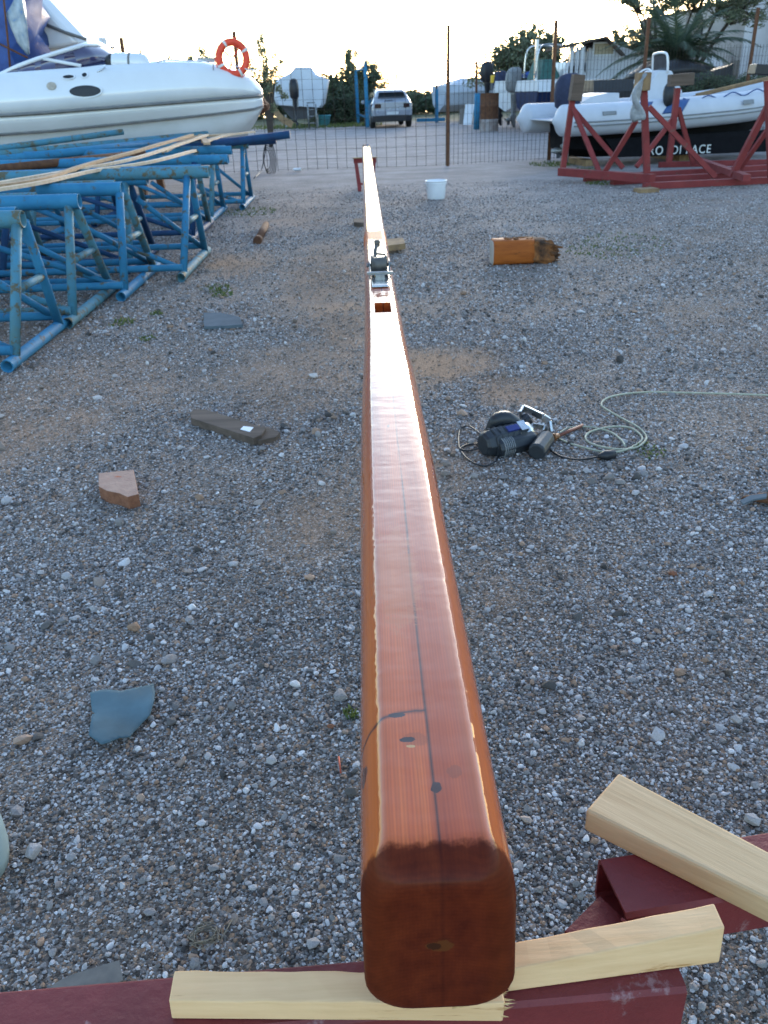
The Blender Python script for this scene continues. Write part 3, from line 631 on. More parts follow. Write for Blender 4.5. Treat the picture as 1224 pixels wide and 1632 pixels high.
for i in range(11):
    t = i/10; x = .165+t*.340; yb = .884+t*.036; yf = yb-.052; zt = .437+.032*t
    for_.append([(x, yf, z0), (x, yb, z0), (x, yb, zt+.001*math.sin(i*2)), (x+.001, yf+.008, zt+.001*math.sin(i*2.7))])
mb.loft(for_, smooth=False)
splitty(mb, 'pine_wedge', 'pine', 'pale pine wedge on red beam, rising to the right of the mast end')
a, b = Vector((.442, 1.249, 0)), Vector((.356, 1.156, 0)); c, d = Vector((.80, .905, 0)), Vector((.74, .845, 0))
mb = MB(); Z = Vector((0, 0, .3815)); Hh = Vector((0, 0, .434))
mb.hexa([b+Z, d+Z, c+Z, a+Z, b+Hh, d+Hh, c+Hh, a+Hh])
splitty(mb, 'beech_timber', timber('beech_offcut', (.58, .385, .21), (.48, .305, .155), 0, 60, .7, R_(42)), 'smooth beech timber block lying across the open-ended red side beam', .006)
# its grain runs along the block: handled by the object-space stretch of the material

# ------------------------------------------------------------------ small things on the gravel
def top_poly(pix, z, th, jitter=0):
    P = [G(x, y, z) for x, y in pix]; return [(p.x, p.y, z) for p in P]
def slab(name, mat, label, cat, pix, z, th, mats2=None, bev=.003):
    P = top_poly(pix, z, th)
    a2 = sum(P[i][0]*P[(i+1) % len(P)][1]-P[(i+1) % len(P)][0]*P[i][1] for i in range(len(P)))
    if a2 < 0: P.reverse()
    mb = MB(); mb.prism([(x, y, z-th) for x, y, _ in P], (0, 0, th))
    o = solo(mb, name, [mat]+([mats2] if mats2 else []), label, cat, bevel=bev)
    if mats2:
        for pl in o.data.polygons: pl.material_index = 0 if pl.normal.z > .5 else 1
    return o
slab('brick_piece', 'brickm', 'broken pinkish brick piece on the gravel at the left', 'brick', [(157, 754), (213, 748), (221, 787), (203, 792), (190, 786), (170, 782), (157, 775)], .062, .07, 'brickside', .004)
bd = thing('broken_board', 'weathered grey board with a white tag and a snapped right end', 'board', G(370, 690))
mb = MB(); mb.prism([G(*p, .045) for p in [(303, 658), (309, 651), (330, 653), (424, 682), (417, 693), (404, 698), (304, 666)]], (0, 0, -.045)); mb.build('plank', 'oldwood', bd, bevel=.003)
mb = MB(); mb.prism([G(*p, .028) for p in [(417, 680), (428, 681), (446, 689), (440, 696), (414, 702), (405, 700)]], (0, 0, -.03)); mb.build('snapped_end', 'oldwood', bd, bevel=.003)
mb = MB(); mb.prism([G(*p, .0475) for p in [(388, 679), (404, 681), (398, 688), (383, 684)]], (0, 0, -.0018)); mb.build('paper_tag', 'white', bd)
slab('slate_tile', 'slate', 'flat grey slate tile on the gravel beside the blue trestles', 'slate tile', [(324, 498), (352, 498), (383, 505), (387, 517), (360, 519), (325, 520)], .03, .026)
slab('wood_offcut', 'padwood', 'short brown wood offcut beside the mast, right of its sheave fitting', 'offcut', [(612, 381), (643, 379), (646, 388), (612, 392)], .10, .06)
slab('wood_offcut', 'oldwood', 'small dark wood chip peeking out at the left side of the mast', 'offcut', [(563, 348), (580, 347), (580, 355), (564, 354)], .06, .06)
slab('felt_scrap', 'felt', 'brown grey felt scrap lying behind the red beam at lower left', 'scrap', [(94, 1563), (120, 1551), (190, 1530), (196, 1561), (150, 1585), (60, 1585)], .035, .004, None, 0)
# torn cloth, slightly wavy
def wavy(name, mat, label, cat, pix, z, amp, th):
    bm = bmesh.new(); P = [G(x, y, z) for x, y in pix]; vs = [bm.verts.new((p.x, p.y, z)) for p in P]; f = bm.faces.new(vs)
    bmesh.ops.triangulate(bm, faces=[f]); 
    for _ in range(4): bmesh.ops.subdivide_edges(bm, edges=[e for e in bm.edges if e.calc_length() > .02], cuts=1, use_grid_fill=True); bmesh.ops.triangulate(bm, faces=bm.faces[:])
    c = sum((v.co for v in bm.verts), Vector())/len(bm.verts)
    for v in bm.verts: v.co.z += amp*(math.sin(v.co.x*28+1)+math.sin(v.co.y*33+v.co.x*12)); v.co -= Vector((c.x, c.y, 0))
    bm.normal_update(); me = bpy.data.meshes.new(name); bm.to_mesh(me); bm.free(); me.materials.append(M[mat])
    o = bpy.data.objects.new(name, me); S.collection.objects.link(o); o.location = (c.x, c.y, 0)
    sm = o.modifiers.new('thick', 'SOLIDIFY'); sm.thickness = th; me.polygons.foreach_set('use_smooth', [True]*len(me.polygons))
    return tag(o, label, cat)
wavy('cloth_scrap', 'cloth', 'torn blue grey cloth scrap on the gravel left of the mast', 'scrap',
     [(100+x/2.66, 820+y/2.66) for x, y in [(118, 762), (190, 752), (250, 755), (300, 735), (385, 712), (392, 755), (388, 800), (370, 850), (335, 880), (300, 920), (285, 945), (240, 948), (200, 968), (165, 978), (112, 945), (122, 880), (125, 850), (140, 846), (124, 835)]], .028, .004, .003)
mb = MB(); c = Vector((-1.035, 1.44, 0)); mb.lathe(c, [(.085, 0), (.105, .012), (.112, .05), (.112, .12), (.10, .15), (.06, .165), (.0, .166)], 28, cap=False)
solo(mb, 'plastic_container', 'plasticblue', 'pale grey blue plastic container cut off at the left edge', 'container')
mb = MB(); q = random.Random(3); g = G(326, 1492, .01)
for i in range(9):
    r = q.uniform(.018, .04); ph = q.uniform(0, 6.28); pts = []
    for k in range(13):
        a = ph+k/12*q.uniform(4, 6.2); pts.append((g.x+r*math.cos(a)+q.uniform(-.004, .004), g.y+r*.8*math.sin(a)+q.uniform(-.004, .004), .008+.012*q.random()))
    mb.tube(spline(pts, 3), .0012, 5)
mb.tube(spline([G(352, 1498, .01), G(362, 1480, .02), G(372, 1462, .01)], 4), .0015, 5)
solo(mb, 'twine_tangle', 'twine', 'small tangle of old twine behind the pale pine plank', 'twine')
mb = MB(); mb.tube([G(540, 1206, .012), G(543, 1232, .012)], .0025, 6); solo(mb, 'red_stick', 'redchip', 'thin red stick on the gravel close to the left side of the mast', 'stick')
# scrap at right edge
mb = MB(); g = G(1205, 803); mb.blob((g.x+.07, g.y-.0, .02), (.22, .07, .045), .2, 5, 8, -.3); solo(mb, 'bark_scrap', 'rust', 'curled brown bark scrap at the right edge of the gravel', 'scrap')
mb = MB(); mb.prism([G(*p, .045) for p in [(1180, 797), (1196, 789), (1222, 786), (1222, 792), (1200, 796), (1184, 803)]], (0, 0, -.008)); solo(mb, 'slate_chip', 'slate', 'thin grey chip resting on bark scrap at the right edge', 'scrap')
# rusty pipe stub
mb = MB(); mb.tube([G(412, 381, .035), G(424, 358, .035)], .045, 12); mb.tube([G(412, 381, .035), G(410, 384, .035)], [.052, .052], 12); solo(mb, 'rusty_pipe', 'rust', 'short rusty pipe stub lying beyond the grey slate tile', 'pipe')
mb = MB(); g = G(474, 274); mb.blob((g.x, g.y, .05), (.22, .14, .07), .3, 8, 6); solo(mb, 'paper_litter', 'white', 'crumpled white litter by the foot of the wire fence', 'litter')
for (px, py, s, lab) in [(1072, 917, .03, 'orange brick chip on the gravel below the belt sander'), (527, 1160, .022, 'small red brick crumb on the gravel left of the dark scarf joint of the mast')]:
    mb = MB(); g = G(px, py); mb.blob((g.x, g.y, s*.25), (s, s*.7, s*.6), .3, px, 5); solo(mb, 'brick_chip', 'brickside', lab, 'brick chip', )

# bucket
bk = thing('white_bucket', 'white plastic bucket standing on the gravel in front of the fence', 'bucket', G(695, 317))
g = G(695, 317); mb = MB(); mb.lathe(g, [(.0, .002), (.135, .002), (.14, .01), (.165, .275), (.165, .28), (.158, .28), (.133, .02), (0, .018)], 28, cap=False); mb.build('body', 'white', bk)
mb = MB(); mb.lathe(g, [(.166, .232), (.174, .234), (.174, .24), (.168, .244), (.168, .265), (.178, .267), (.178, .282), (.164, .284), (.160, .275)], 28, cap=False); mb.build('rim', 'white', bk)
mb = MB(); mb.tube([(g.x+.18*math.cos(a), g.y-.18*abs(math.sin(a))*.5-.01, g.z+.24-.11*math.sin(a)) for a in [math.pi*k/10 for k in range(11)]], .003, 5); mb.build('handle', 'zinc', bk)

# broken orange log (an old piece of spar)
lg = thing('spar_stump', 'short orange varnished stump of broken spar, rotten at its right end', 'log', G(838, 428))
e0 = G(787, 425); e1 = G(884, 421); ax = (e1-e0); L = ax.length; ax.normalize(); sd_ = Vector((-ax.y, ax.x, 0))
def lsec(t, w, h, j=0, seed=0):
    q = random.Random(seed); c = e0+ax*(t*L)+sd_*.14; out = []
    for k in range(20):
        a = 2*math.pi*k/20; cx = abs(math.cos(a))**.45*math.copysign(1, math.cos(a)); cz = abs(math.sin(a))**.45*math.copysign(1, math.sin(a))
        rr = 1+q.uniform(-j, j); out.append(c+sd_*(cx*w/2*rr)+Vector((0, 0, h/2+cz*h/2*rr))+ax*q.uniform(-j, j)*.25)
    return out
mb = MB(); mb.loft([lsec(0, .25, .235), lsec(.02, .26, .245)]+[lsec(t, .26, .245, .012, int(t*50)) for t in (.2, .4, .55, .66)], smooth=True); mb.build('varnished_wood', 'logw', lg)
mb = MB(); mb.loft([lsec(.655, .256, .242, .05, 1), lsec(.75, .25, .235, .12, 2), lsec(.86, .24, .22, .16, 3), lsec(.96, .2, .19, .25, 4), lsec(1.0, .11, .1, .4, 5)], smooth=False)
q = random.Random(9)
for i in range(16):
    c = e0+ax*(L*q.uniform(.85, 1))+sd_*q.uniform(.03, .25)+Vector((0, 0, q.uniform(.02, .22))); mb.tube([c, c+ax*q.uniform(.02, .09)+Vector((0, 0, q.uniform(-.02, .02)))], [.022, .008], 5)
mb.build('rotten_end', 'rot', lg)
mb = MB(); mb.loft([[p-ax*.004 for p in lsec(-.0, .24, .225)], [p for p in lsec(0, .245, .23)]], smooth=False); mb.build('sawn_end', 'pale', lg)
mb = MB(); q = random.Random(19)
for i in range(7): c = e0+ax*(L*q.uniform(.08, .6))+sd_*q.uniform(.05, .2)+Vector((0, 0, .243)); mb.blob(c, (q.uniform(.06, .14), q.uniform(.03, .07), .02), .4, i, 5, q.uniform(0, 1))
mb.build('charred_patch', 'rot', lg)

# belt sander with its black flex
def CP(x, y, z=0): return G(720+x/3.71, 620+y/3.71, z)
sn = thing('belt_sander', 'black and silver belt sander lying on its side on the gravel', 'sander', CP(380, 380))
mb = MB()
a, b = CP(205, 325, .055), CP(440, 265, .06); ax = (b-a).normalized()
pts = [a+(b-a)*t for t in (-.1, -.04, .05, .3, .6, .9, 1.0)]; mb.tube(pts, [.05, .062, .068, .074, .074, .068, .055], 8, smooth=False)
for k in range(5): t = .12+.14*k; mb.lathe(a+(b-a)*t-ax*.006, [(.07, 0), (.0745, .002), (.0745, .01), (.07, .012)], 14, ax)
off = Vector((ax.y, -ax.x, 0))*.052+Vector((0, 0, -.012))
pts2 = [a+off+(b-a)*t for t in (.12, .16, .3, .7, .98, 1.04)]; mb.tube(pts2, [.04, .047, .052, .052, .047, .04], 8, smooth=False)
mb.build('motor_housing', 'toolblack', sn, bevel=.008)
mb = MB()
for k in range(6): t = .2+.045*k; mb.lathe(a+off+(b-a)*t, [(.0485, 0), (.0525, .001), (.0525, .004), (.0485, .005)], 12, ax)
mb.build('vent_slots', 'greyrub', sn)
mb = MB(); mb.box(tuple(CP(300, 195, .10)), (.05, .02, .018), .4); mb.build('trigger', 'dark', sn, bevel=.004)
mb = MB(); mb.tube(spline([CP(225, 265, .06), CP(260, 190, .13), CP(330, 175, .14), CP(390, 215, .10)], 4), [.032]*4+[.038]*5+[.034]*4, 10); mb.build('handle_grip', 'toolblack', sn)
mb = MB(); o = CP(340, 300, 0)
w = Vector((ax.y, -ax.x, 0)); cN = a+(b-a)*.55
n_ = (w*.45+Vector((0, 0, .9))).normalized(); s_ = ax.cross(n_); cc = cN+n_*.075
mb.hexa([cc+ax*i+s_*j+n_*k for k in (-.012, .004) for i, j in ((-.035, -.018), (.035, -.018), (.035, .018), (-.035, .018))]); mb.build('badge', 'toolblue', sn, bevel=.002)
mb = MB(); mb.tube([b-ax*.03, b+ax*.012], [.066, .058], 16); mb.hexa([cN+ax*.05+ax*i+s_*j+n_*k for k in (.05, .078) for i, j in ((-.012, -.03), (.03, -.03), (.03, .03), (-.012, .03))]); mb.build('silver_collar', 'steel', sn)
mb = MB()
fp = [CP(405, 150, .12), CP(425, 112, .13), CP(540, 165, .12), CP(575, 190, .10), CP(585, 255, .05)]
for i in range(len(fp)-1): mb.beam(fp[i], fp[i+1], .012, .036)
fp2 = [CP(470, 250, .05), CP(480, 215, .09), CP(545, 225, .09), CP(560, 250, .05)]
for i in range(len(fp2)-1): mb.beam(fp2[i], fp2[i+1], .01, .028)
mb.build('belt_frame', 'steel', sn, bevel=.002)
mb = MB(); mb.tube([CP(425, 165, .11), CP(455, 205, .07)], .026, 12); mb.build('front_roller', 'dark', sn)
mb = MB(); c1, c2 = CP(500, 375, .038), CP(560, 290, .05); mb.tube([c1, c1+(c2-c1)*.04, c2-(c2-c1)*.04, c2], [.038, .045, .045, .038], 10, smooth=False); mb.build('rear_roller', 'toolblack', sn, bevel=.004)
mb = MB(); mb.tube([CP(585, 290, .03), CP(628, 278, .02)], .014, 10); mb.tube([CP(600, 286, .03), CP(612, 283, .03)], .02, 6); mb.build('brass_fitting', 'copper', sn)
mb = MB(); mb.tube([CP(628, 278, .015), CP(700, 245, .014), CP(775, 215, .012)], .009, 8); mb.build('cord_sleeve', 'brown', sn)
mb = MB(); mb.tube(spline([CP(195, 300, .03), CP(150, 250, .05), CP(95, 218, .03), CP(50, 240, .01), CP(40, 310, .008), CP(55, 370, .008), CP(110, 425, .008), CP(190, 455, .008), CP(255, 430, .008), CP(275, 385, .008), CP(240, 345, .012), CP(170, 325, .014), CP(90, 330, .012), CP(50, 355, .014), CP(110, 362, .01), CP(200, 340, .03)], 7), .0045, 7)
mb.tube(spline([CP(560, 330, .03), CP(590, 365, .01), CP(650, 400, .008), CP(730, 415, .008), CP(800, 412, .008), CP(880, 398, .014)], 6), .005, 7); mb.build('power_flex', 'dark', sn)
mb = MB(); c1, c2 = CP(868, 398, .02), CP(965, 385, .02); mb.tube([c1, c1+(c2-c1)*.1, c1+(c2-c1)*.35, c2-(c2-c1)*.05, c2], [.008, .014, .024, .026, .018], 8); mb.build('plug', 'dark', sn)
# pale extension cable
mb = MB(); q = random.Random(1)
pp = [(2600, 75), (2150, 50), (1700, 30), (1300, 20), (1150, 18), (1000, 32), (910, 58), (885, 95), (930, 130), (1010, 175), (1100, 225), (1148, 275), (1140, 310), (1090, 345), (1000, 356), (900, 345), (815, 318), (790, 285), (815, 255), (880, 235), (960, 222), (1050, 228), (1110, 265), (1125, 300), (1080, 335), (1000, 368), (900, 372), (800, 350), (700, 322), (630, 290)]
mb.tube(spline([CP(x, y, .009+q.uniform(0, .004)) for x, y in pp], 8), .0052, 7)
mb.tube(spline([CP(1025, 335, .014), CP(1000, 300, .015), CP(940, 255, .014), CP(860, 232, .01), CP(780, 222, .01), CP(690, 230, .01), CP(635, 262, .01)], 8), .0052, 7)
solo(mb, 'extension_cable', 'cord', 'pale grey green extension cable looped beside the belt sander', 'cable')

# far trestle under the tip of the mast
ft = thing('mast_trestle', 'rusty red trestle under the far tip of the mast', 'trestle', G(583, 302))
P = AT(581, 240, 16.2); zt = .535
mb = MB(); mb.box((P.x, 16.2, zt-.045), (.40, .08, .08)); mb.build('top_bar', 'redfar', ft)
mb = MB(); mb.box((P.x, 16.2, zt-.002), (.44, .12, .012)); mb.build('wooden_pad', 'padwood', ft)
for sx in (-1, 1):
    for sy in (-1, 1):
        mb = MB(); mb.beam((P.x+sx*.16, 16.2+sy*.02, zt-.08), (P.x+sx*.11, 16.2+sy*.25, 0), .06, .05, (0, 1, 0)); mb.build('leg', 'redfar', ft)
mb = MB(); mb.beam((P.x-.12, 16.0, .12), (P.x+.12, 16.0, .12), .035, .035); mb.build('stretcher', 'redfar', ft)

# ------------------------------------------------------------------ blue pipe trestles on the left
TR = [(-2.45, 6.25, -2.50, 5.60, 6.80, .90), (-2.36, 7.25, -2.46, 6.75, 8.15, .90), (-2.25, 8.15, -2.28, 7.68, 9.10, .90), (-2.30, 9.3, -2.55, 8.95, 10.3, .88), (-1.65, 9.25, -1.90, 8.46, 9.97, .93),
      (-1.78, 11.4, -2.25, 10.8, 12.3, .90), (-2.0, 13.2, -2.30, 12.5, 13.9, .90), (-1.93, 14.5, -2.03, 13.9, 15.2, .90)]
TL = ['blue pipe trestle in the row at left, nearest to the viewer, rusty pipe mouth', 'second blue pipe trestle of the row from the viewer, bright blue top pipe', 'third blue pipe trestle of the row, its foot reaching the gravel near the slate tile',
      'fourth blue pipe trestle, set back between its longer neighbours', 'long blue pipe trestle whose top pipe juts out right under the pale battens', 'sixth blue pipe trestle of the row, in the narrow dark gap', 'seventh blue pipe trestle, second from the fence end of the row', 'last blue pipe trestle of the row, closest to the wire fence']
def hollow(mb, a, b, r, n=12):
    a, b = Vector(a), Vector(b); d = (b-a).normalized()
    mb.tube([a, b], r, n, cap=False); mb.tube([b, b-d*.0005, b-d*.15], [r*.999, r*.82, r*.82], n, endcap=True); mb.tube([a, a+d*.0005, a+d*.15], [r*.999, r*.82, r*.82], n, endcap=True)
for i, (ex, ey, fx, y0, y1, z) in enumerate(TR):
    t = thing('pipe_trestle', TL[i], 'trestle', (fx-1.6, (y0+y1)/2, 0), 'blue pipe trestles in a row at left')
    L = 3.6+.4*(i % 3); mm = ['bluep2', 'bluep', 'bluep', 'bluep', 'bluep2', 'bluep', 'bluep', 'bluep2'][i]; m2 = ['bluep', 'bluep2', 'bluep', 'navyp', 'bluep', 'navyp', 'bluep', 'bluep'][i]
    sk_ = .02*math.sin(i*2.2)
    mb = MB(); hollow(mb, (ex, ey, z), (ex-L, ey-L*sk_+.1, z+.02), .06); mb.build('top_pipe', mm, t)
    mb = MB(); hollow(mb, (ex-.12-.3*(i % 2), ey+.22, z+.01), (ex-L-.2, ey+.26-L*sk_, z+.02), .05); mb.build('top_pipe', 'bluep2' if mm == 'bluep' else 'bluep', t)
    for e, X in enumerate((fx, fx-L*.45, fx-L*.9)):
        m_ = m2 if e == 0 else ['bluep', 'navyp'][(i+e) % 2]
        ya, yb = ey-.02, ey+.12
        mb = MB(); hollow(mb, (X, y0-.03, .045), (X-.01, y1+.05, .045), .045); mb.build('foot', 'bluep2' if e == 0 and i in (1, 4) else m_, t)
        for (yf, yt) in ((y0+.12, ya), (y1-.15, yb)):
            mb = MB(); mb.tube([(X, yf, .06), (X+(ex-fx)*.1, yt, z-.03)], .036, 10); mb.build('leg', 'bluep2' if (i+e+(yf > ya)) % 3 == 0 else m_, t)
        mb = MB(); k = .5; mb.tube([(X, y0+.12+(ya-y0-.12)*k, .06+(z-.1)*k), (X, y1-.15+(yb-y1+.15)*k, .06+(z-.1)*k)], .03, 8); mb.build('rung', 'bluep2', t)
        if e < 2:
            mb = MB(); X2 = X-L*.45; mb.tube([(X-.03, y0+.2, .09), (X2+.05, ya-.02, z-.2)], .028, 8); mb.build('brace', m_, t)
            if e == 0:
                mb = MB(); mb.tube([(X-.02, y1-.1, .09), (X-.55, yb, z-.25)], .028, 8); mb.build('brace', 'bluep', t)
    for yy_ in (y0+.1, y1-.12):
        mb = MB(); mb.tube([(fx, yy_, .12), (fx-L*.9, yy_, .12)], .034, 9); mb.build('long_rail', 'bluep' if yy_ > ey else m2, t)
# loose pipes and battens on top of the trestles
def rod(name, mat, label, cat, pts, r, group=None, n=8): mb = MB(); mb.tube(pts, r, n); return solo(mb, name, mat, label, cat, group=group)
def batten(i, px, z, label, w=.055, h=.028):
    pts = spline([G(x, y, zz) for (x, y), zz in zip(px, z)], 5); mb = MB(); ring = []
    for k, p in enumerate(pts):
        d = (pts[min(k+1, len(pts)-1)]-pts[max(k-1, 0)]).normalized(); r = d.cross(Vector((0, 0, 1))).normalized(); u = r.cross(d)
        ring.append([p+r*w/2+u*h/2, p-r*w/2+u*h/2, p-r*w/2-u*h/2, p+r*w/2-u*h/2])
    mb.loft(ring, smooth=False); return solo(mb, 'wood_batten', ['batten', 'batten_old'][i % 3 == 0], label, 'batten', group='wooden battens on the trestles')
batten(0, [(-60, 304), (60, 287), (140, 262), (235, 236), (306, 215)], (1.0, 1.0, 1.02, 1.06, 1.10), 'longest bent pale batten, uppermost on the blue trestles')
batten(1, [(-60, 302), (90, 276), (200, 256), (268, 236), (330, 215)], (.99, .99, 1.0, 1.02, 1.06), 'pale batten second from the top, sagging over the trestles')
batten(2, [(-50, 309), (60, 292), (150, 272), (240, 258), (310, 240)], (.985, .985, .985, 1.0, 1.0), 'lowest pale batten, lying flat along the blue trestles')
batten(3, [(120, 268), (200, 247), (260, 228), (318, 217), (352, 217)], (.99, 1.03, 1.05, 1.03, 1.0), 'thin pale batten crossing towards the bow of the cruiser')
batten(4, [(262, 241), (290, 227), (325, 217), (370, 213)], (.99, 1.0, 1.0, .98), 'whitish short batten at the right end of the batten heap', .07)
batten(5, [(325, 226), (360, 216), (404, 210)], (.99, 1.0, 1.0), 'whitest batten reaching farthest right over the navy pipes', .08)
batten(6, [(320, 215), (330, 229)], (1.02, 1.02), 'short cross piece of batten near the bow of the cruiser', .09)
for j, (a_, b_, r, mt, lab) in enumerate([((190, 250, .92, 14.4), (462, 214, .92, 14.4), .06, 'navyp', 'thick navy pipe on the far trestles pointing right at the fence'),
        ((150, 240, .0, 14.9), (440, 222, .0, 14.9), .07, 'navyp', 'navy pipe lying beside the thicker pipe on the far trestles'),
        ((-60, 244, 0, 13.2), (196, 210, 0, 14.5), .045, 'bluep2', 'slim weathered blue pipe raised in front of the white cruiser hull'),
        ((-60, 262, 0, 11.5), (300, 222, 0, 15.2), .06, 'bluep', 'bright blue pipe lying behind the heap of battens'),
        ((-60, 275, 0, 10.6), (230, 245, 0, 12.4), .05, 'rust', 'rusty brown pipe lying among the blue pipes'),
        ((-60, 252, 0, 12.6), (330, 214, 0, 15.9), .055, 'bluep2', 'greenish blue pipe nearest to the hull of the white cruiser')]):
    A_, B_ = AT(a_[0], a_[1], a_[3]), AT(b_[0], b_[1], b_[3]); rod('loose_pipe', mt, lab, 'pipe', [A_, B_], r, 'loose pipes on the trestles', 10)

# ================================================================== MIDDLE: white cruiser behind the trestles
YC = 17.0; XB = -1.925                       # centre line and bow tip; the boat points to +X
cz = thing('cabin_cruiser', 'large white motor cruiser with tinted windscreen behind the blue trestles', 'boat', (XB-4, YC, 0))
ss = [0, .15, .35, .6, .9, 1.3, 1.8, 2.5, 3.5, 5, 6.5, 8.5]
def I(xs_, ys_): return lambda s: float(np.interp(s, xs_, ys_))
rb = I([0, .15, .35, .8, 1.6, 2.5, 4, 8.5], [.04, .28, .5, .78, 1.08, 1.25, 1.33, 1.30]); rz = I([0, 2, 4, 8.5], [1.57, 1.49, 1.41, 1.35])
zc = I([0, .15, .8, 2, 4, 8.5], [1.40, 1.36, 1.31, 1.24, 1.12, 1.04]); zk = I([0, .15, .35, .8, 1.6, 3, 8.5], [1.38, 1.16, .90, .66, .50, .44, .42])
zs = I([0, .12, .3, .9, 1.6, 3, 5, 8.5], [1.63, 1.78, 1.90, 2.08, 2.12, 2.08, 2.0, 1.95])
def csec(s, pts): return [(XB-s, YC-b, z) for b, z in pts]+[(XB-s, YC+b, z) for b, z in reversed(pts)]
mb = MB(); mb.loft([csec(s, [(.01, zk(s)), (rb(s)*.45, zk(s)*.62+zc(s)*.38), (rb(s)*.84, zc(s)-.02)]) for s in ss], smooth=True); mb.build('hull_bottom', 'gelb', cz)
mb = MB(); mb.loft([csec(s, [(rb(s)*.84, zc(s)-.03), (rb(s)*.88, zc(s)), (rb(s)*.93, zc(s)*.5+rz(s)*.5), (rb(s), rz(s)-.02)]) for s in ss], smooth=True); mb.build('hull_side', 'gel', cz)
mb = MB()
for k in (0, 1):
    pts = [(XB-s, YC-(rb(s)+.02), rz(s)) for s in reversed(ss)]+[(XB-s, YC+(rb(s)+.02), rz(s)) for s in ss[1:]]
mb.tube(pts, .028, 6); mb.build('rub_rail', 'groove', cz)
mb = MB(); mb.tube([(XB-s, YC-(rb(s)*.875+.012), zc(s)+.0) for s in reversed(ss)], .02, 6); mb.build('chine_strip', 'groove', cz)
def dz(s, u): return zs(s)+.07*(1-u*u)
mb = MB(); mb.loft([csec(s, [(rb(s)-.005, rz(s)+.01), (rb(s)*.985, rz(s)*.6+zs(s)*.4), (rb(s)*.93, rz(s)*.25+zs(s)*.75), (rb(s)*.82, zs(s)), (rb(s)*.4, zs(s)+.05)]) for s in ss], smooth=True); mb.build('deck', 'gel', cz)
def port(px, py, rx, rz_, nm, mt, Y=15.75):
    p = AT(px, py, Y); ring = [(p.x+rx*math.cos(a), p.y, p.z+rz_*math.sin(a)) for a in [2*math.pi*k/20 for k in range(20)]]; mb = MB(); mb.prism(ring, (0, .25, 0)); return mb
p = AT(137, 145, 15.7)
def ysurf(x, z):            # near side of the boat at height z
    s = XB-x; t = (z-rz(s))/(zs(s)-rz(s)); return YC-rb(s)*float(np.interp(t, [0, .4, .75, 1], [1, .985, .93, .82]))
for (px, py, rx, rz_, nm) in [(137, 145, .26, .085, 'porthole'), (108, 122, .09, .025, 'vent'), (133, 119, .04, .03, 'vent'), (83, 137, .05, .04, 'filler_cap')]:
    p = AT(px, py, 15.8); y = ysurf(p.x, p.z)
    mb = MB(); n_ = 22
    o_ = [(p.x+(rx+.03)*math.cos(2*math.pi*k/n_), ysurf(p.x, p.z+(rz_+.02)*math.sin(2*math.pi*k/n_))-.012, p.z+(rz_+.02)*math.sin(2*math.pi*k/n_)) for k in range(n_)]
    mb.prism(o_, (0, .03, 0)); f_ = mb.build(nm, 'gel' if nm != 'filler_cap' else 'pale', cz)
    if nm != 'filler_cap':
        mb = MB(); o_ = [(p.x+rx*math.cos(2*math.pi*k/n_), ysurf(p.x, p.z+rz_*math.sin(2*math.pi*k/n_))-.016, p.z+rz_*math.sin(2*math.pi*k/n_)) for k in range(n_)]
        mb.prism(o_, (0, .03, 0)); mb.build('pane', 'dark', f_)
# windscreen: near and far side mirrored about the centre line
top = [(-90, 158), (-40, 138), (0, 119), (30, 105), (60, 94), (95, 83), (125, 74), (137, 71)]
bas = [(-90, 160), (-40, 141), (0, 124), (30, 121), (60, 117), (95, 112), (135, 107), (166, 101)]
Tn = [AT(x, y, 16.15+.05*i/7) for i, (x, y) in enumerate(top)]; Bn = [AT(x, y, 16.0+.02*i) for i, (x, y) in enumerate(bas)]
Tn[-1] = AT(137, 71, 16.5); Bn[-1] = AT(166, 101, 16.5)
def mir(p): return Vector((p.x, 2*YC-p.y, p.z))
arc = lambda a, b, x: [a, a.lerp(b, .25)+Vector((x, 0, 0)), a.lerp(b, .5)+Vector((x*1.35, 0, 0)), a.lerp(b, .75)+Vector((x, 0, 0)), b]
Tl = Tn+arc(Tn[-1], mir(Tn[-1]), .10)[1:-1]+[mir(p) for p in reversed(Tn)]; Bl = Bn+arc(Bn[-1], mir(Bn[-1]), .2)[1:-1]+[mir(p) for p in reversed(Bn)]
ws = thing; mb = MB(); n_ = len(Tl); inn = Vector((0, 0, 0))
mb.loft([[t, b_, b_+Vector((-.008, .006 if i < n_/2 else -.006, 0)), t+Vector((-.008, .006 if i < n_/2 else -.006, 0))] for i, (t, b_) in enumerate(zip(Tl, Bl))], smooth=True)
wsc = mb.build('windscreen', 'glass', cz)
mb = MB(); mb.tube(Tl, .035, 7); mb.tube([Tn[4]+(Vector((.1, -.01, 0))), Bn[6]+Vector((-.05, -.01, .02))], .03, 6); mb.tube([mir(Tn[4]+(Vector((.1, -.01, 0)))), mir(Bn[6]+Vector((-.05, -.01, .02)))], .03, 6); mb.build('frame', 'gel', wsc)
mb = MB(); mb.tube([b_+Vector((0, -.005, -.01)) for b_ in Bl], .03, 6); mb.build('seal', 'bluehull', wsc)
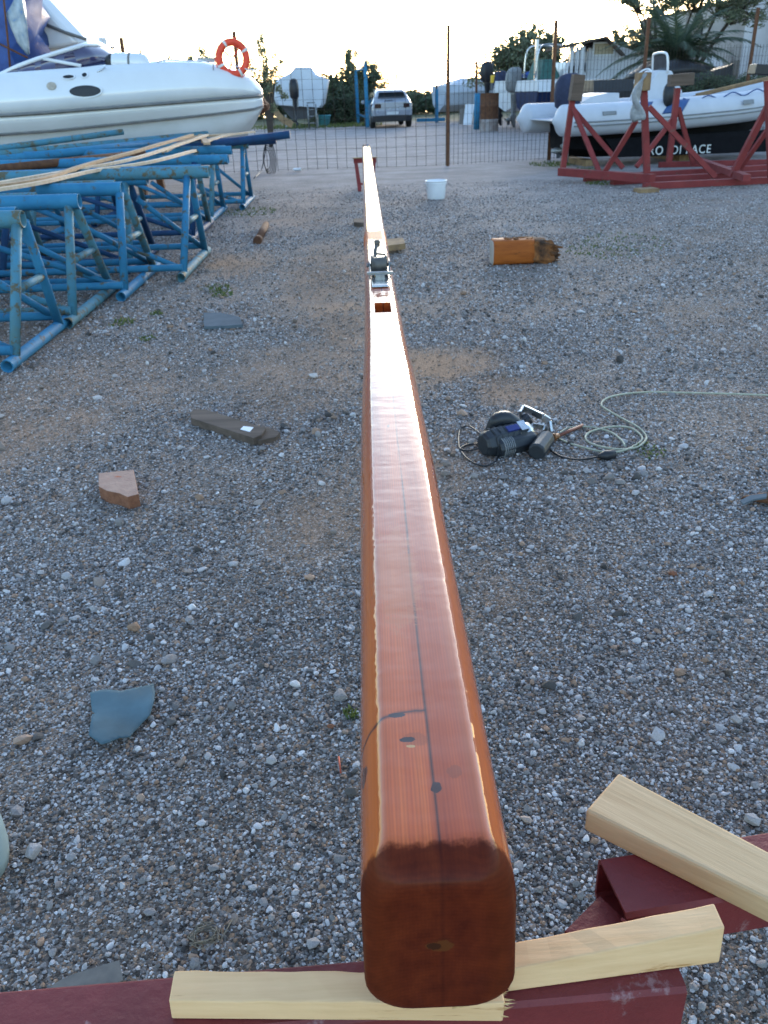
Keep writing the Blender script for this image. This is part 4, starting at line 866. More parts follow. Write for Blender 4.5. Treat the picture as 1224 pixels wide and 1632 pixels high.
# bow rail
mb = MB(); st = [(240, 100), (300, 98), (345, 103), (395, 117)]
railpts = [AT(x, y, 16.2+.25*i/3+(.45 if i == 3 else 0)) for i, (x, y) in enumerate([(236, 105), (262, 96), (300, 97), (340, 98), (400, 112)])]
mb.tube(spline(railpts, 4), .012, 6)
for x, y0_, y1_ in ((262, 96, 112), (300, 97, 111), (340, 98, 112)): mb.tube([AT(x, y0_, 16.25), AT(x, y1_, 16.3)], .011, 6)
mb.tube([mir(p) for p in spline(railpts, 4)]+list(reversed(spline(railpts, 4)))[:1], .012, 6)
mb.tube([AT(148, 126, 15.95), AT(155, 115, 15.9), AT(168, 107, 15.9)], .012, 6); mb.build('bow_rail', 'steel', cz)
mb = MB(); mb.box((XB-.9, YC, zs(.9)+.09), (.35, .16, .05)); mb.build('anchor_fitting', 'zinc', cz)
for s in (2.2, 5.5):
    for sy in (-1, 1):
        mb = MB(); mb.beam((XB-s, YC+sy*.5, zk(s)+.03), (XB-s, YC+sy*.75, 0), .12, .12, (1, 0, 0)); tag(mb.build('hull_prop', 'rust', cz), None)
# life raft canister on its deck
rf = thing('raft_canister', 'white raft canister with a dark left end on the foredeck of the cruiser', 'canister', AT(205, 112, 16.3))
A_, B_ = AT(178, 99, 16.3), AT(236, 101, 16.3); d_ = (B_-A_).normalized()
mb = MB(); mb.lathe(A_, [(.10, .0), (.14, .03), (.15, .08), (.15, .5), (.13, .58), (.06, .64), (.01, .65)], 18, d_); mb.build('body', 'gel', rf)
mb = MB(); mb.lathe(A_-d_*.1, [(.05, 0), (.09, .02), (.13, .08), (.13, .13)], 14, d_); mb.build('end_cap', 'dark', rf)
mb = MB(); mb.lathe(A_+d_*.3, [(.153, 0), (.156, .005), (.156, .03), (.153, .035)], 18, d_); mb.tube([A_+d_*.5+Vector((0, 0, .14)), A_+d_*.51+Vector((0, 0, .2))], .02, 6); mb.build('strap', 'groove', rf)
# lifebuoy
lb = thing('lifebuoy', 'orange lifebuoy standing on the bow of the cruiser', 'lifebuoy', AT(372, 118, 16.6))
c = AT(371, 93, 16.6); R0, r0_ = .235, .062
def ringpt(a, R=R0, th=.28): return c+Vector((R*math.cos(a)*math.cos(th), R*math.cos(a)*math.sin(th), R*math.sin(a)*1.05))
mb = MB(); mb.tube([ringpt(2*math.pi*k/28) for k in range(28)], r0_, 12, closed=True); mb.build('ring', 'orange', lb)
for a0 in (.4, 2.0, 3.5, 5.1):
    mb = MB(); mb.tube([ringpt(a0+.16*k/3) for k in range(4)], r0_*1.06, 12); mb.build('reflective_band', 'reflect', lb)
mb = MB(); mb.tube([ringpt(a, R0+r0_+.012) for a in [2*math.pi*k/30 for k in range(30)]], .008, 5, closed=True)
for a0 in (.9, 2.5, 4.3): mb.tube([ringpt(a0, .2), ringpt(a0+.1, .02)], .014, 5)
mb.build('grab_line', 'orange', lb)

# second white yacht further back, upper left
yt = thing('motor_yacht', 'tall cream white motor yacht towering behind the cruiser windscreen', 'boat', (-8.4, 22.5, 0))
def ysec(py_list, Y): return [AT(x, y, Y) for x, y in py_list]
Yn, Yf = 21.0, 24.0
side = [(-60, 84), (45, 79), (100, 74), (142, 68), (124, 48), (96, 18), (76, -4), (52, -30), (40, -60), (-60, -60)]
S1 = [AT(x, y, Yn) for x, y in side]; cxy = Vector((S1[3].x, 0, 0))
def yr(Y, ins):
    out = []
    for i, p in enumerate(S1): out.append(Vector((p.x-ins*(1 if 3 <= i <= 8 else 0), Y, p.z)))
    return out
mb = MB(); mb.loft([yr(Yn+.0, .25), yr(Yn+.25, .06), yr(Yn+1.5, 0), yr(Yf-.3, .06), yr(Yf, .25)], smooth=False); mb.build('superstructure', 'gel', yt, bevel=.06)
mb = MB()
for x0, x1, y0, y1 in ((44, 56, 28, 37), (58, 67, 33, 41), (69, 75, 37, 44)):
    mb.prism([AT(x0, y0, Yn-.006), AT(x1, y0+3, Yn-.006), AT(x1, y1+2, Yn-.006), AT(x0, y1, Yn-.006)], (0, .05, 0))
mb.build('window', plain('glint_white_pane', (.9, .9, .88), rough=.05), yt)  # panes coloured white to stand for the sky they mirror
mb = MB(); mb.tube([AT(75, 40, Yn-.02), AT(105, 52, Yn-.02), AT(138, 63, Yn+.0)], .035, 6); mb.build('moulding', 'groove', yt)
mb = MB(); mb.loft([[(x, 22.5-b*.9, z0_) , (x, 22.5-b, z1_), (x, 22.5+b, z1_), (x, 22.5+b*.9, z0_), (x, 22.5, .4)] for x, b, z0_, z1_ in ((-13, 1.6, .9, 2.7), (-9, 1.6, .9, 2.75), (-7.2, 1.2, 1.1, 2.8), (-6.0, .1, 1.9, 2.85))], smooth=False); mb.build('hull', 'gel', yt)
# tarp-wrapped boat at the far left edge
tb = thing('wrapped_boat', 'tall boat wrapped in blue and silver tarpaulin at the left edge', 'boat', (-9.2, 20, 0))
mb = MB()
P0 = [AT(x, y, 19.4) for x, y in [(-140, 160), (38, 110), (48, 84), (44, 50), (41, 20), (34, -20), (-140, -60)]]
mb.loft([[Vector((p.x+(.25*math.sin(j*1.7+i*2.3) if 0 < i < 6 else 0)*.6-abs(j-2)*.12, 19.4+j*.45, p.z)) for i, p in enumerate(P0)] for j in range(5)], smooth=True, capsmooth=False); mb.build('tarpaulin', 'bluetarp', tb)
mb = MB()
a_ = [(10, 22), (18, 45), (28, 68), (40, 84), (46, 88)]; b_ = [(34, -20), (40, 10), (42, 30), (45, 55), (47, 86)]
mb.loft([[AT(x*(1-t)+x2*t, y*(1-t)+y2*t, 19.33-.12*math.sin(t*math.pi)-.05*math.sin(t*9+i*1.5)) for t in [k/8 for k in range(9)]] for i, ((x, y), (x2, y2)) in enumerate(zip(a_, b_))], cap=False, ring_closed=False, smooth=True)
o_ = mb.build('silver_sheet', 'silvtarp', tb); sm_ = o_.modifiers.new('t', 'SOLIDIFY'); sm_.thickness = .01
mb = MB(); mb.tube([AT(5, -10, 19.3), AT(8, 20, 19.25), AT(12, 60, 19.3), AT(16, 108, 19.3)], .02, 5); mb.tube([AT(-20, 60, 19.3), AT(44, 92, 19.25)], .02, 5); mb.build('lashing', 'rust', tb)

# ------------------------------------------------------------------ wire fence
fn = thing('wire_fence', 'rusty wire mesh fence with tall slim posts across the yard', 'fence', (1.7, 20.5, 0))
FYY = 20.55
POSTS = [(192, 60, 20.55), (372, 50, 20.55), (714, 40, 20.55), (886, 32, 21.2), (1034, 28, 22.6), (1208, 12, 24.2), (1390, 0, 25.8)]
mx = []
for px, py, yp in POSTS:
    tp = AT(px, py, yp); mx.append(tp); mb = MB(); mb.beam((tp.x, yp, 0), (tp.x+.01, yp, tp.z), .07, .07, (0, 1, 0)); mb.build('post', 'rust', fn)
def meshpanel(a, b, z1, dx, dz_, w=.0045):
    a, b = Vector((a.x, a.y-.045, 0)), Vector((b.x, b.y-.045, 0)); L = (b-a).length; d = (b-a)/L; a = a+d*.04; L -= .08
    mb = MB(); n_ = max(1, int(round(L/dx))); q = random.Random(int(a.x*10)+5)
    for i in range(n_+1):
        p = a+d*(L*i/n_); j = q.uniform(-.008, .008)
        mb.beam(p+Vector((j, 0, .02)), p+Vector((-j, 0, z1+q.uniform(-.01, .02))), w*2, w*1.2, (0, 1, 0), False)
    z = .04
    while z < z1:
        for k in range(8):
            s0_, s1_ = L*k/8, L*(k+1)/8
            mb.beam(a+d*s0_+Vector((0, w, z+.012*math.sin(s0_*1.3+z))), a+d*s1_+Vector((0, w, z+.012*math.sin(s1_*1.3+z))), w*1.2, w*1.1, (0, 0, 1), False)
        z += dz_
    mb.build('wire_mesh', 'mesh', fn)
for i in range(len(mx)-1): meshpanel(mx[i], mx[i+1], 2.1 if i < 2 else 2.3, .225 if i < 2 else .105, .2, .0045 if i < 2 else .0036)
meshpanel(Vector((mx[0].x-2.4, mx[0].y, 0)), mx[0], 2.1, .225, .2)
# cable coil hanging on the fence
mb = MB(); c = AT(425, 250, 20.3)
for i in range(5):
    r1_ = .11+.02*i; mb.tube([(c.x+r1_*.7*math.cos(a)+.02*i, c.y-.03*i, c.z+r1_*1.9*math.sin(a)-.05) for a in [2*math.pi*k/18 for k in range(18)]], .010, 5, closed=True)
mb.tube(spline([AT(424, 236, 20.3), AT(421, 252, 20.25), AT(416, 272, 20.1), G(405, 284, .01)], 4), .01, 5)
solo(mb, 'cable_coil', 'dark', 'black cable coil hanging on the fence beside the blue trestles', 'cable')

# ------------------------------------------------------------------ rigid inflatable boat on the right
an = R_(13); EX = Vector((math.cos(an), math.sin(an), 0)); EY = Vector((-math.sin(an), math.cos(an), 0))
NT = AT(887, 193, 18.7)                       # stern end of the near tube
O_ = NT+EX*.0+EY*.95; O_.z = 0; TZ = NT.z
rib = thing('inflatable_boat', 'white rigid inflatable boat with dark hull behind the red cradle', 'boat', tuple(O_+EX*2.5))
def RL(s, l, z): return O_+EX*s+EY*l+Vector((0, 0, z))
def tubepath(l):
    return [(0, .95*l, TZ), (.25, .95*l, TZ), (.8, .96*l, TZ), (2, .97*l, TZ+.02), (3.2, .95*l, TZ+.06), (4.4, .88*l, TZ+.12), (5.2, .68*l, TZ+.22), (5.8, .34*l, TZ+.32)]
near = spline([RL(*p) for p in tubepath(-1)], 4); far = spline([RL(*p) for p in tubepath(1)], 4)
path = near+[RL(6.0, 0, TZ+.36)]+list(reversed(far)); nP = len(path)
rs = [.30]*nP
for k, rr_ in enumerate([.13, .24, .29, .30]): rs[k] = rr_; rs[-1-k] = rr_
path = [path[0]-EX*.08]+path+[path[-1]-EX*.08]; rs = [.04]+rs+[.04]
mb = MB(); mb.tube(path, rs, 20); mb.build('inflatable_tube', 'tube', rib)
def outer(l, dzz, off, s0=.15):
    pts = [RL(p[0], p[1]*1+l*off, p[2]+dzz) for p in tubepath(l) if p[0] >= s0]; return spline(pts, 4)
mb = MB()
for dzz, off in ((-.03, .30), (-.10, .288)):
    for l in (-1, 1): mb.tube(outer(l, dzz, off), .016, 6)
mb.build('rubbing_strake', 'greyrub', rib)
def tubepatch(s0, s1, a0, a1, nm, mt, l=-1):
    rows = []
    for i in range(9):
        s = s0+(s1-s0)*i/8; zc_ = TZ+float(np.interp(s, [.8, 2, 3.2, 4.2], [.0, .02, .06, .11])); row = []
        for k in range(9):
            a = a0+(a1-a0)*k/8; row.append(RL(s+(.25*(k/8) if nm == 'blue_panel' else 0), l*(.965+.304*math.cos(a)), zc_+.304*math.sin(a)))
        rows.append(row)
    mb = MB(); mb.loft(rows, cap=False, ring_closed=False); o = mb.build(nm, mt, rib); o.modifiers.new('t', 'SOLIDIFY').thickness = .004; return o
tubepatch(1.45, 1.78, .1, 1.1, 'blue_panel', 'tubeblue'); tubepatch(2.15, 2.6, .1, 1.1, 'blue_panel', 'tubeblue')
tubepatch(.85, 1.15, .25, .5, 'handle_patch', 'greyrub'); tubepatch(4.0, 4.25, .2, .5, 'handle_patch', 'greyrub')
mb = MB(); gp = [RL(2.7+i*.28, -.95-.15, TZ+.32+.02*i-(.09 if i % 2 else 0)) for i in range(10)]; mb.tube(spline(gp, 4), .013, 5); mb.build('grab_line', 'tubeblue', rib)
mb = MB(); hs = [(0.5, .5, .34, .14), (1.2, .62, .28, .08), (2.6, .72, .25, .07), (3.8, .6, .3, .18), (4.8, .35, .45, .4), (5.5, .05, .68, .68)]
mb.loft([[RL(s, 0, z_), RL(s, -b*.85, zc__+.02), RL(s, -b, TZ-.1+ (s > 4)*.15), RL(s, b, TZ-.1+(s > 4)*.15), RL(s, b*.85, zc__+.02)] for s, b, zc__, z_ in [(s, b, zz_, zk_+.05) for s, b, zz_, zk_ in hs]], smooth=False); mb.build('hull', 'blackhull', rib)
mb = MB(); mb.hexa([RL(.1, -.7, TZ-.02), RL(4.5, -.6, TZ+.06), RL(4.5, .6, TZ+.06), RL(.1, .7, TZ-.02), RL(.1, -.7, TZ), RL(4.5, -.6, TZ+.08), RL(4.5, .6, TZ+.08), RL(.1, .7, TZ)]); mb.build('deck', 'tube', rib)
mb = MB(); sx = [(0.75, .3), (1.0, .42), (1.35, .47), (1.6, .46), (1.62, .2)]
mb.loft([[RL(s, -.5, TZ-.02), RL(s, .5, TZ-.02), RL(s, .45, TZ+h_), RL(s, -.45, TZ+h_)] for s, h_ in sx], smooth=False); mb.build('stern_seat', 'tube', rib, bevel=.03)
cons = MB(); cs = [(2.25, .35), (2.35, .62), (2.55, .86), (2.85, .84), (3.15, .45)]
cons.loft([[RL(s, -.38, TZ-.02), RL(s, .38, TZ-.02), RL(s, .3, TZ+h_), RL(s, -.3, TZ+h_)] for s, h_ in cs], smooth=False); con = cons.build('console', 'tube', rib, bevel=.03)
mb = MB(); mb.tube(spline([RL(2.75, -.3, TZ+.8), RL(2.72, -.3, TZ+1.05), RL(2.7, -.22, TZ+1.17), RL(2.7, .22, TZ+1.17), RL(2.72, .3, TZ+1.05), RL(2.75, .3, TZ+.8)], 4), .025, 7); mb.build('screen_frame', 'gel', con)
mb = MB(); mb.hexa([RL(2.74, -.27, TZ+.84), RL(2.76, -.27, TZ+.84), RL(2.76, .27, TZ+.84), RL(2.74, .27, TZ+.84), RL(2.70, -.24, TZ+1.14), RL(2.715, -.24, TZ+1.14), RL(2.715, .24, TZ+1.14), RL(2.70, .24, TZ+1.14)]); mb.build('screen', 'carglass', con)
mb = MB(); cw = RL(2.3, -.1, TZ+.72); n1 = (EX*-.8+Vector((0, -.3, .6))).normalized(); u1 = n1.orthogonal().normalized(); w1 = n1.cross(u1)
mb.tube([cw+(u1*math.cos(a)+w1*math.sin(a))*.2 for a in [2*math.pi*k/20 for k in range(20)]], .018, 6, closed=True)
for a in (0, 2.1, 4.2): mb.tube([cw, cw+(u1*math.cos(a)+w1*math.sin(a))*.2], .012, 5)
mb.build('steering_wheel', 'white', con)
mb = MB(); p = AT(1066, 152, 19.0); mb.blob(tuple(p), (.26, .24, .44), .12, 4, 8); mb.build('console_cover', 'dark', rib)
mb = MB(); mb.tube([RL(3.2, -.6, TZ+.32), RL(5.2, -.35, TZ+.62)], .03, 6); mb.tube([RL(3.2, -.75, TZ+.38), RL(5.1, -.5, TZ+.66)], .022, 6); mb.build('bow_pole', 'padwood', rib)
# white lettering on the dark planking below the boat
dp = MB(); lp0 = AT(992, 250, 18.55); 
dp.hexa([AT(985, 251, 18.95), AT(1240, 241, 19.85), AT(1240, 241, 19.85)+Vector((0, .12, 0)), AT(985, 251, 18.95)+Vector((0, .12, 0)), AT(965, 222, 18.95), AT(1240, 206, 19.85), AT(1240, 206, 19.85)+Vector((0, .12, 0)), AT(965, 222, 18.95)+Vector((0, .12, 0))])
side_ = dp.build('name_board', 'blackhull', rib)
cu_ = bpy.data.curves.new('txt', 'FONT'); cu_.body = 'RO  DI PACE'; cu_.size = .25; cu_.extrude = .004; cu_.space_character = 1.15
to = bpy.data.objects.new('txt', cu_); S.collection.objects.link(to); bpy.context.view_layer.update()
tm = bpy.data.meshes.new_from_object(to.evaluated_get(bpy.context.evaluated_depsgraph_get())); bpy.data.objects.remove(to)
tm.materials.clear(); tm.materials.append(M['letter'])
t0, t1 = AT(1034, 247, 19.10), AT(1132, 243.5, 19.44); ex_ = (t1-t0); wdt = ex_.length; ex_.normalize(); ey_ = Vector((0, 0, 1)); ez_ = ex_.cross(ey_)
xs_ = [v.co.x for v in tm.vertices]; kx = wdt/(max(xs_)-min(xs_)); ky = .165/max(v.co.y for v in tm.vertices)
for v in tm.vertices: v.co = t0+ex_*(v.co.x-min(xs_))*kx+Vector((0, 0, v.co.y*ky))+ez_*v.co.z-rib.location
lt = bpy.data.objects.new('lettering', tm); S.collection.objects.link(lt); lt.parent = side_
for s in (1.0, 3.2):
    mb = MB(); mb.box(tuple(RL(s, 0, .06)), (.25, 1.2, .12), an); mb.build('chock', 'padwood', rib)

def outboard(o, fwd, label, cowl, legm, sc_=1.0, cover=False, group=None, zb=0.0, wid=.78):
    """outboard engine; o = foot of the leg on the ground plane, fwd = direction of the boat's bow"""
    t = thing('outboard_engine', label, 'outboard engine', tuple(o), group); f_ = Vector(fwd).normalized(); l_ = Vector((-f_.y, f_.x, 0)); o = Vector(o)+Vector((0, 0, zb))
    def P(a, b, c): return o+(f_*(a*wid)+l_*(b*wid)+Vector((0, 0, c)))*sc_
    rg = [(.36, .06, .05, .0), (.62, .10, .07, .0), (.95, .13, .09, .02), (1.02, .16, .12, .0)]
    mb = MB(); mb.loft([[P(d+r_*math.cos(a), w_*math.sin(a), z) for a in [2*math.pi*k/14 for k in range(14)]] for z, r_, w_, d in [(.03, .05, .012, .06), (.12, .09, .02, .03), (.25, .1, .03, 0), (.34, .17, .06, 0), (.38, .09, .05, 0), (.6, .11, .06, .01), (.9, .14, .09, .01), (1.0, .18, .14, 0)]]); mb.build('leg', legm, t)
    mb = MB(); mb.lathe(P(-.02, 0, .25), [(.02, 0), (.055, .04), (.06, .22), (.03, .3)], 12, -f_); mb.build('gearcase', legm, t)
    mb = MB()
    for k in range(3):
        a = 2.1*k; u_ = l_*math.cos(a)+Vector((0, 0, math.sin(a))); v_ = f_*.5+u_.cross(f_)*.9; c = P(-.24, 0, .25)
        mb.prism([c+u_*.03*sc_-v_*.03*sc_, c+u_*.14*sc_-v_*.05*sc_, c+u_*.16*sc_+v_*.02*sc_, c+u_*.10*sc_+v_*.06*sc_, c+u_*.03*sc_+v_*.03*sc_], f_*.006)
    mb.build('propeller', 'dark', t)
    k_ = 1.15 if cover else 1
    mb = MB(); mb.loft([[P(d+r_*k_*math.copysign(abs(math.cos(a))**.7, math.cos(a)), w_*k_*math.copysign(abs(math.sin(a))**.7, math.sin(a)), z) for a in [2*math.pi*k/18 for k in range(18)]] for z, r_, w_, d in [(.98, .2, .15, 0), (1.05, .29, .2, -.02), (1.25, .32, .22, -.03), (1.45, .31, .21, -.02), (1.58, .25, .17, .02), (1.63, .12, .08, .04)]]); mb.build('cowl_cover' if cover else 'cowl', cowl, t)
    mb = MB(); mb.hexa([P(a, b, c) for c in (.7, 1.0) for a, b in ((.12, -.12), (.24, -.14), (.24, .14), (.12, .12))]); mb.build('bracket', 'zinc', t)
    return t
en = AT(893, 255, 19.9); en.z = 0
outboard(AT(900, 255, 19.35).xy.to_3d(), EX, 'outboard engine in navy cloth cover at the stern of the inflatable', 'navy', 'zinc', 1.05, True, zb=.06, wid=.72)

# ------------------------------------------------------------------ red boat cradle
cr_t = thing('boat_cradle', 'long red steel boat cradle with padded uprights in front of the inflatable', 'cradle', (5.6, 16.5, 0))
A0, B0, C0, D0 = Vector((3.80, 17.9, 0)), Vector((4.85, 15.8, 0)), Vector((6.0, 18.4, 0)), Vector((6.35, 15.9, 0))
def bar(nm, a, b, w=.11, h=.11, mt='redfar', up=(0, 0, 1)):
    mb = MB(); mb.beam(a, b, w, h, up); return mb.build(nm, mt, cr_t)
z1_ = .19
a1_, a2_ = G(893, 277, .13), G(1040, 288, .13)
bar('base_beam', (a1_.x, a1_.y, .165), (a2_.x, a2_.y, .165), .14, .13)
for (p0, p1) in [((932, 284), (1300, 262)), ((975, 289), (1300, 272)), ((1026, 296), (1300, 283)), ((1050, 262), (1300, 256))]:
    q0, q1 = G(*p0, .06), G(*p1, .06); bar('base_beam', (q0.x, q0.y, .055), (q1.x, q1.y, .055), .13, .10)
for (px0, px1) in ((1110, 1190),):
    q0, q1 = G(px0, 258, .12), G(px1, 288, .12); bar('base_beam', (q0.x, q0.y, .16), (q1.x, q1.y, .16), .12, .1)
def Y_(p, z): v = G(*p, z); return v
def post(foot, topx, topy, pad, pads=(.12, .35), padmat='padwood', rot=0):
    f0 = G(*foot, .2); t_ = AT(topx, topy, f0.y); bar('upright', f0, t_, .095, .095, up=(0, 1, 0))
    mb = MB(); c = AT(*pad, f0.y); mb.box(tuple(c), (pads[0], .25, pads[1]), 0, 0, rot); mb.build('wooden_pad', padmat, cr_t, bevel=.01); return f0, t_
fA, tA = post((897, 268), 912, 160, (919, 140), (.2, .42), 'oldwood', .1)
fB, tB = post((1031, 279), 1026, 140, (1024, 130), (.20, .26), 'padwood')
fC, tC = post((1066, 258), 1080, 140, (1085, 127), (.42, .20), 'oldwood', -.05)
def brace(p0, z0_, p1, Y1): bar('brace', G(*p0, z0_), AT(*p1, Y1), .075, .075, up=(0, 1, 0))
brace((955, 274), .2, (913, 172), fA.y); brace((993, 268), .2, (914, 174), fA.y-.02)
brace((963, 275), .2, (1014, 192), fB.y+.4); brace((1140, 282), .15, (1034, 170), fB.y)
brace((1105, 262), .12, (1081, 172), fC.y); brace((1014, 266), .15, (1081, 178), fC.y+.05)
fD = G(1166, 281, .12); tD = AT(1226, 165, fD.y-.2); bar('brace', fD, tD, .09, .09, up=(0, 1, 0))
fE = G(1230, 286, .1); bar('upright', fE, AT(1224, 128, fE.y), .1, .1, up=(0, 1, 0)); q0 = G(1180, 268, .1); bar('brace', q0, AT(1228, 200, q0.y-.5), .07, .07, up=(0, 1, 0))
mb = MB(); c = AT(1224, 112, fE.y); mb.box(tuple(c), (.5, .3, .14), 0, 0, .1); mb.build('wooden_pad', 'dark', cr_t, bevel=.01)
mb = MB(); mb.box(tuple(G(1030, 303, .03)), (.32, .25, .06), .2); solo(mb, 'wood_block', 'padwood', 'brown wood block under the corner of the red cradle', 'wood block')
mb = MB(); 
for i in range(5): mb.tube(spline([AT(1026+i, 118, fB.y-.12), AT(1018-i*2, 150, fB.y-.16-.02*i), AT(1010+i*3, 180, fB.y-.15), AT(1014+i*2, 190, fB.y-.13)], 3), [.02, .02, .03, .035, .045, .055, .06, .065, .07, .065, .05, .04, .02][:13], 7)
solo(mb, 'plastic_bag', 'bag', 'clear crumpled plastic sheet hanging from the middle upright of the cradle', 'plastic sheet')

# ================================================================== FAR: car, boats, trees, buildings
def boat(nm, label, o, head, L, B, z0_, z1_, z2_, hull_m, top_m, extra=None):
    t = thing(nm, label, 'boat', (o[0], o[1], 0)); ex = Vector((math.cos(head), math.sin(head), 0)); ey = Vector((-ex.y, ex.x, 0)); O = Vector((o[0], o[1], 0))
    P = lambda s, l, z: O+ex*s+ey*l+Vector((0, 0, z))
    st = [(0, .9, 0, 0), (.3, 1, 0, .0), (.6, .93, .04, .05), (.8, .7, .12, .12), (.93, .36, .3, .22), (1.0, .04, .75, .3)]
    mb = MB(); mb.loft([[P(s*L, 0, z0_+(z1_-z0_)*k), P(s*L, -B/2*b*.8, z0_+(z1_-z0_)*(.35+k*.5)), P(s*L, -B/2*b, z1_+r), P(s*L, B/2*b, z1_+r), P(s*L, B/2*b*.8, z0_+(z1_-z0_)*(.35+k*.5))] for s, b, k, r in st], smooth=False); mb.build('hull', hull_m, t)
    mb = MB(); mb.loft([[P(s*L, -B/2*b-.01, z1_+r-.03), P(s*L, -B/2*b*.9, z2_+r), P(s*L, B/2*b*.9, z2_+r), P(s*L, B/2*b+.01, z1_+r-.03)] for s, b, k, r in st], smooth=False); mb.build('deck', top_m, t)
    return t, P
# parked car
g = G(626, 204); ca = R_(5.5)
car = thing('parked_car', 'silver hatchback car parked beyond the fence, seen from behind', 'car', (g.x, g.y, 0))
cx, cy = Vector((math.cos(ca), math.sin(ca), 0)), Vector((-math.sin(ca), math.cos(ca), 0)); C0_ = Vector((g.x, g.y, 0))
K = lambda x, y, z: C0_+cx*x+cy*y+Vector((0, 0, z))
def csect(y, wl, wb, wt, zb_, zw, zt_):
    return [K(x, y, z) for x, z in [(-wl, zb_), (-wl-.02, zb_+.25), (-wb, zw-.12), (-wb+.04, zw), (-wt, zt_-.05), (-wt+.1, zt_), (wt-.1, zt_), (wt, zt_-.05), (wb-.04, zw), (wb, zw-.12), (wl+.02, zb_+.25), (wl, zb_)]]
mb = MB(); mb.loft([csect(*a) for a in [(0, .80, .84, .78, .42, .95, 1.02), (.06, .86, .89, .74, .3, .98, 1.10), (.30, .88, .91, .63, .28, .98, 1.44), (.75, .89, .92, .62, .28, .97, 1.52), (1.8, .89, .92, .62, .28, .95, 1.55), (2.5, .89, .92, .60, .28, .94, 1.46), (3.1, .88, .90, .70, .28, .93, 1.02), (3.9, .84, .86, .66, .30, .82, .88), (4.25, .7, .72, .5, .38, .62, .68)]], smooth=True, capsmooth=False); body = mb.build('body', 'car', car)
mb = MB(); mb.hexa([K(-.66, .035, 1.04), K(.66, .035, 1.04), K(.66, .09, 1.04), K(-.66, .09, 1.04), K(-.54, .245, 1.41), K(.54, .245, 1.41), K(.54, .30, 1.41), K(-.54, .30, 1.41)]); mb.build('rear_window', 'carglass', car)
mb = MB(); mb.box(tuple(K(0, .13, 1.47)), (1.16, .26, .04), ca); mb.build('roof_spoiler', 'car', car, bevel=.015)
for s in (-1, 1):
    mb = MB(); mb.prism([K(s*.895, .55, 1.0), K(s*.905, 2.9, .99), K(s*.70, 2.2, 1.42), K(s*.69, .75, 1.43)], cx*(s*.012)); mb.build('side_window', 'carglass', car)
    mb = MB(); mb.loft([[K(s*(.50+i*.0), .0-.0+i*0, z) for z in (.80, .98)]+[K(s*.50, .1, z) for z in (.98, .80)] if False else [K(s*x, y, .80), K(s*x, y, .97), K(s*(x-.02), y+.08, .97), K(s*(x-.02), y+.08, .80)] for x, y in ((.50, -.03), (.70, -.022), (.84, .03), (.925, .22))], smooth=False); mb.build('tail_light', 'lamp', car)
    mb = MB(); mb.box(tuple(K(s*1.02, 2.55, 1.02)), (.2, .1, .15), ca); mb.build('wing_mirror', 'car', car, bevel=.03)
    for yy_ in (.75, 3.4):
        mb = MB(); mb.lathe(K(s*.70, yy_, .33), [(.2, 0), (.31, .01), (.33, .05), (.33, .17), (.31, .21), (.2, .215)], 24, cx*s); w_ = mb.build('wheel', 'tyre', car)
        mb = MB(); mb.lathe(K(s*.90, yy_, .33), [(.2, 0), (.2, .015), (.05, .022), (0, .022)], 16, cx*s, cap=False); mb.build('rim', 'zinc', w_)
mb = MB(); mb.loft([[K(x, y, .26), K(x, y-.02, .50), K(x, y+.2, .50), K(x, y+.2, .26)] for x, y in ((-.90, .3), (-.86, .03), (-.6, -.05), (0, -.07), (.6, -.05), (.86, .03), (.90, .3))], smooth=False); mb.build('rear_bumper', 'dark', car, bevel=.02)
mb = MB(); mb.loft([[K(x, y, .50), K(x, y-.02, .72), K(x, y+.2, .72), K(x, y+.2, .50)] for x, y in ((-.91, .3), (-.87, .03), (-.6, -.04), (0, -.06), (.6, -.04), (.87, .03), (.91, .3))], smooth=False); mb.build('bumper_cover', 'car', car, bevel=.03)
mb = MB(); mb.box(tuple(K(0, -.1, .60)), (.52, .012, .12), ca); mb.build('number_plate', 'plate', car)
mb = MB(); mb.tube([K(0, .5, 1.53), K(0, .42, 1.70)], .008, 5); mb.build('aerial', 'dark', car)
mb = MB(); mb.tube([K(-.33, .02, 1.08), K(.05, -.0, 1.10)], .012, 5); mb.build('wiper', 'dark', car)

# shrink-wrapped boat left of the car
g = G(478, 196); wb = thing('covered_boat', 'boat under peaked white shrink wrap, beyond the fence left of the car', 'boat', (g.x, 44, 0)); Yw = 43.5
top_ = [(435, 145), (440, 128), (463, 115), (470, 106), (495, 107), (503, 118), (524, 127), (521, 145), (517, 166), (512, 172), (440, 168), (436, 158)]
mb = MB(); cc = AT(478, 150, Yw)
def wr(Y, k): 
    out = []
    for x, y in top_:
        p = AT(x, y, Yw); out.append(Vector((cc.x+(p.x-cc.x)*k, Y, cc.z+(p.z-cc.z)*(k*.35+.65))))
    return out
mb.loft([wr(Yw, .86), wr(Yw+.25, 1), wr(Yw+1.2, .98), wr(Yw+3, .92), wr(Yw+5, .6), wr(Yw+6.2, .1)], smooth=True); mb.build('shrink_wrap', 'wcover', wb)
mb = MB(); p0, p1 = AT(445, 165, Yw), AT(512, 170, Yw); mb.loft([[Vector((p0.x, Yw+.3, 1.0)), Vector((p1.x, Yw+.3, 1.0)), Vector((p1.x-.5, Yw+.3, .4)), Vector((p0.x+.5, Yw+.3, .4))], [Vector(((p0.x+p1.x)/2-.05, Yw+5.5, 1.2)), Vector(((p0.x+p1.x)/2+.05, Yw+5.5, 1.2)), Vector(((p0.x+p1.x)/2+.05, Yw+5, .8)), Vector(((p0.x+p1.x)/2-.05, Yw+5, .8))]], smooth=False); mb.build('hull', 'hullgrey', wb)
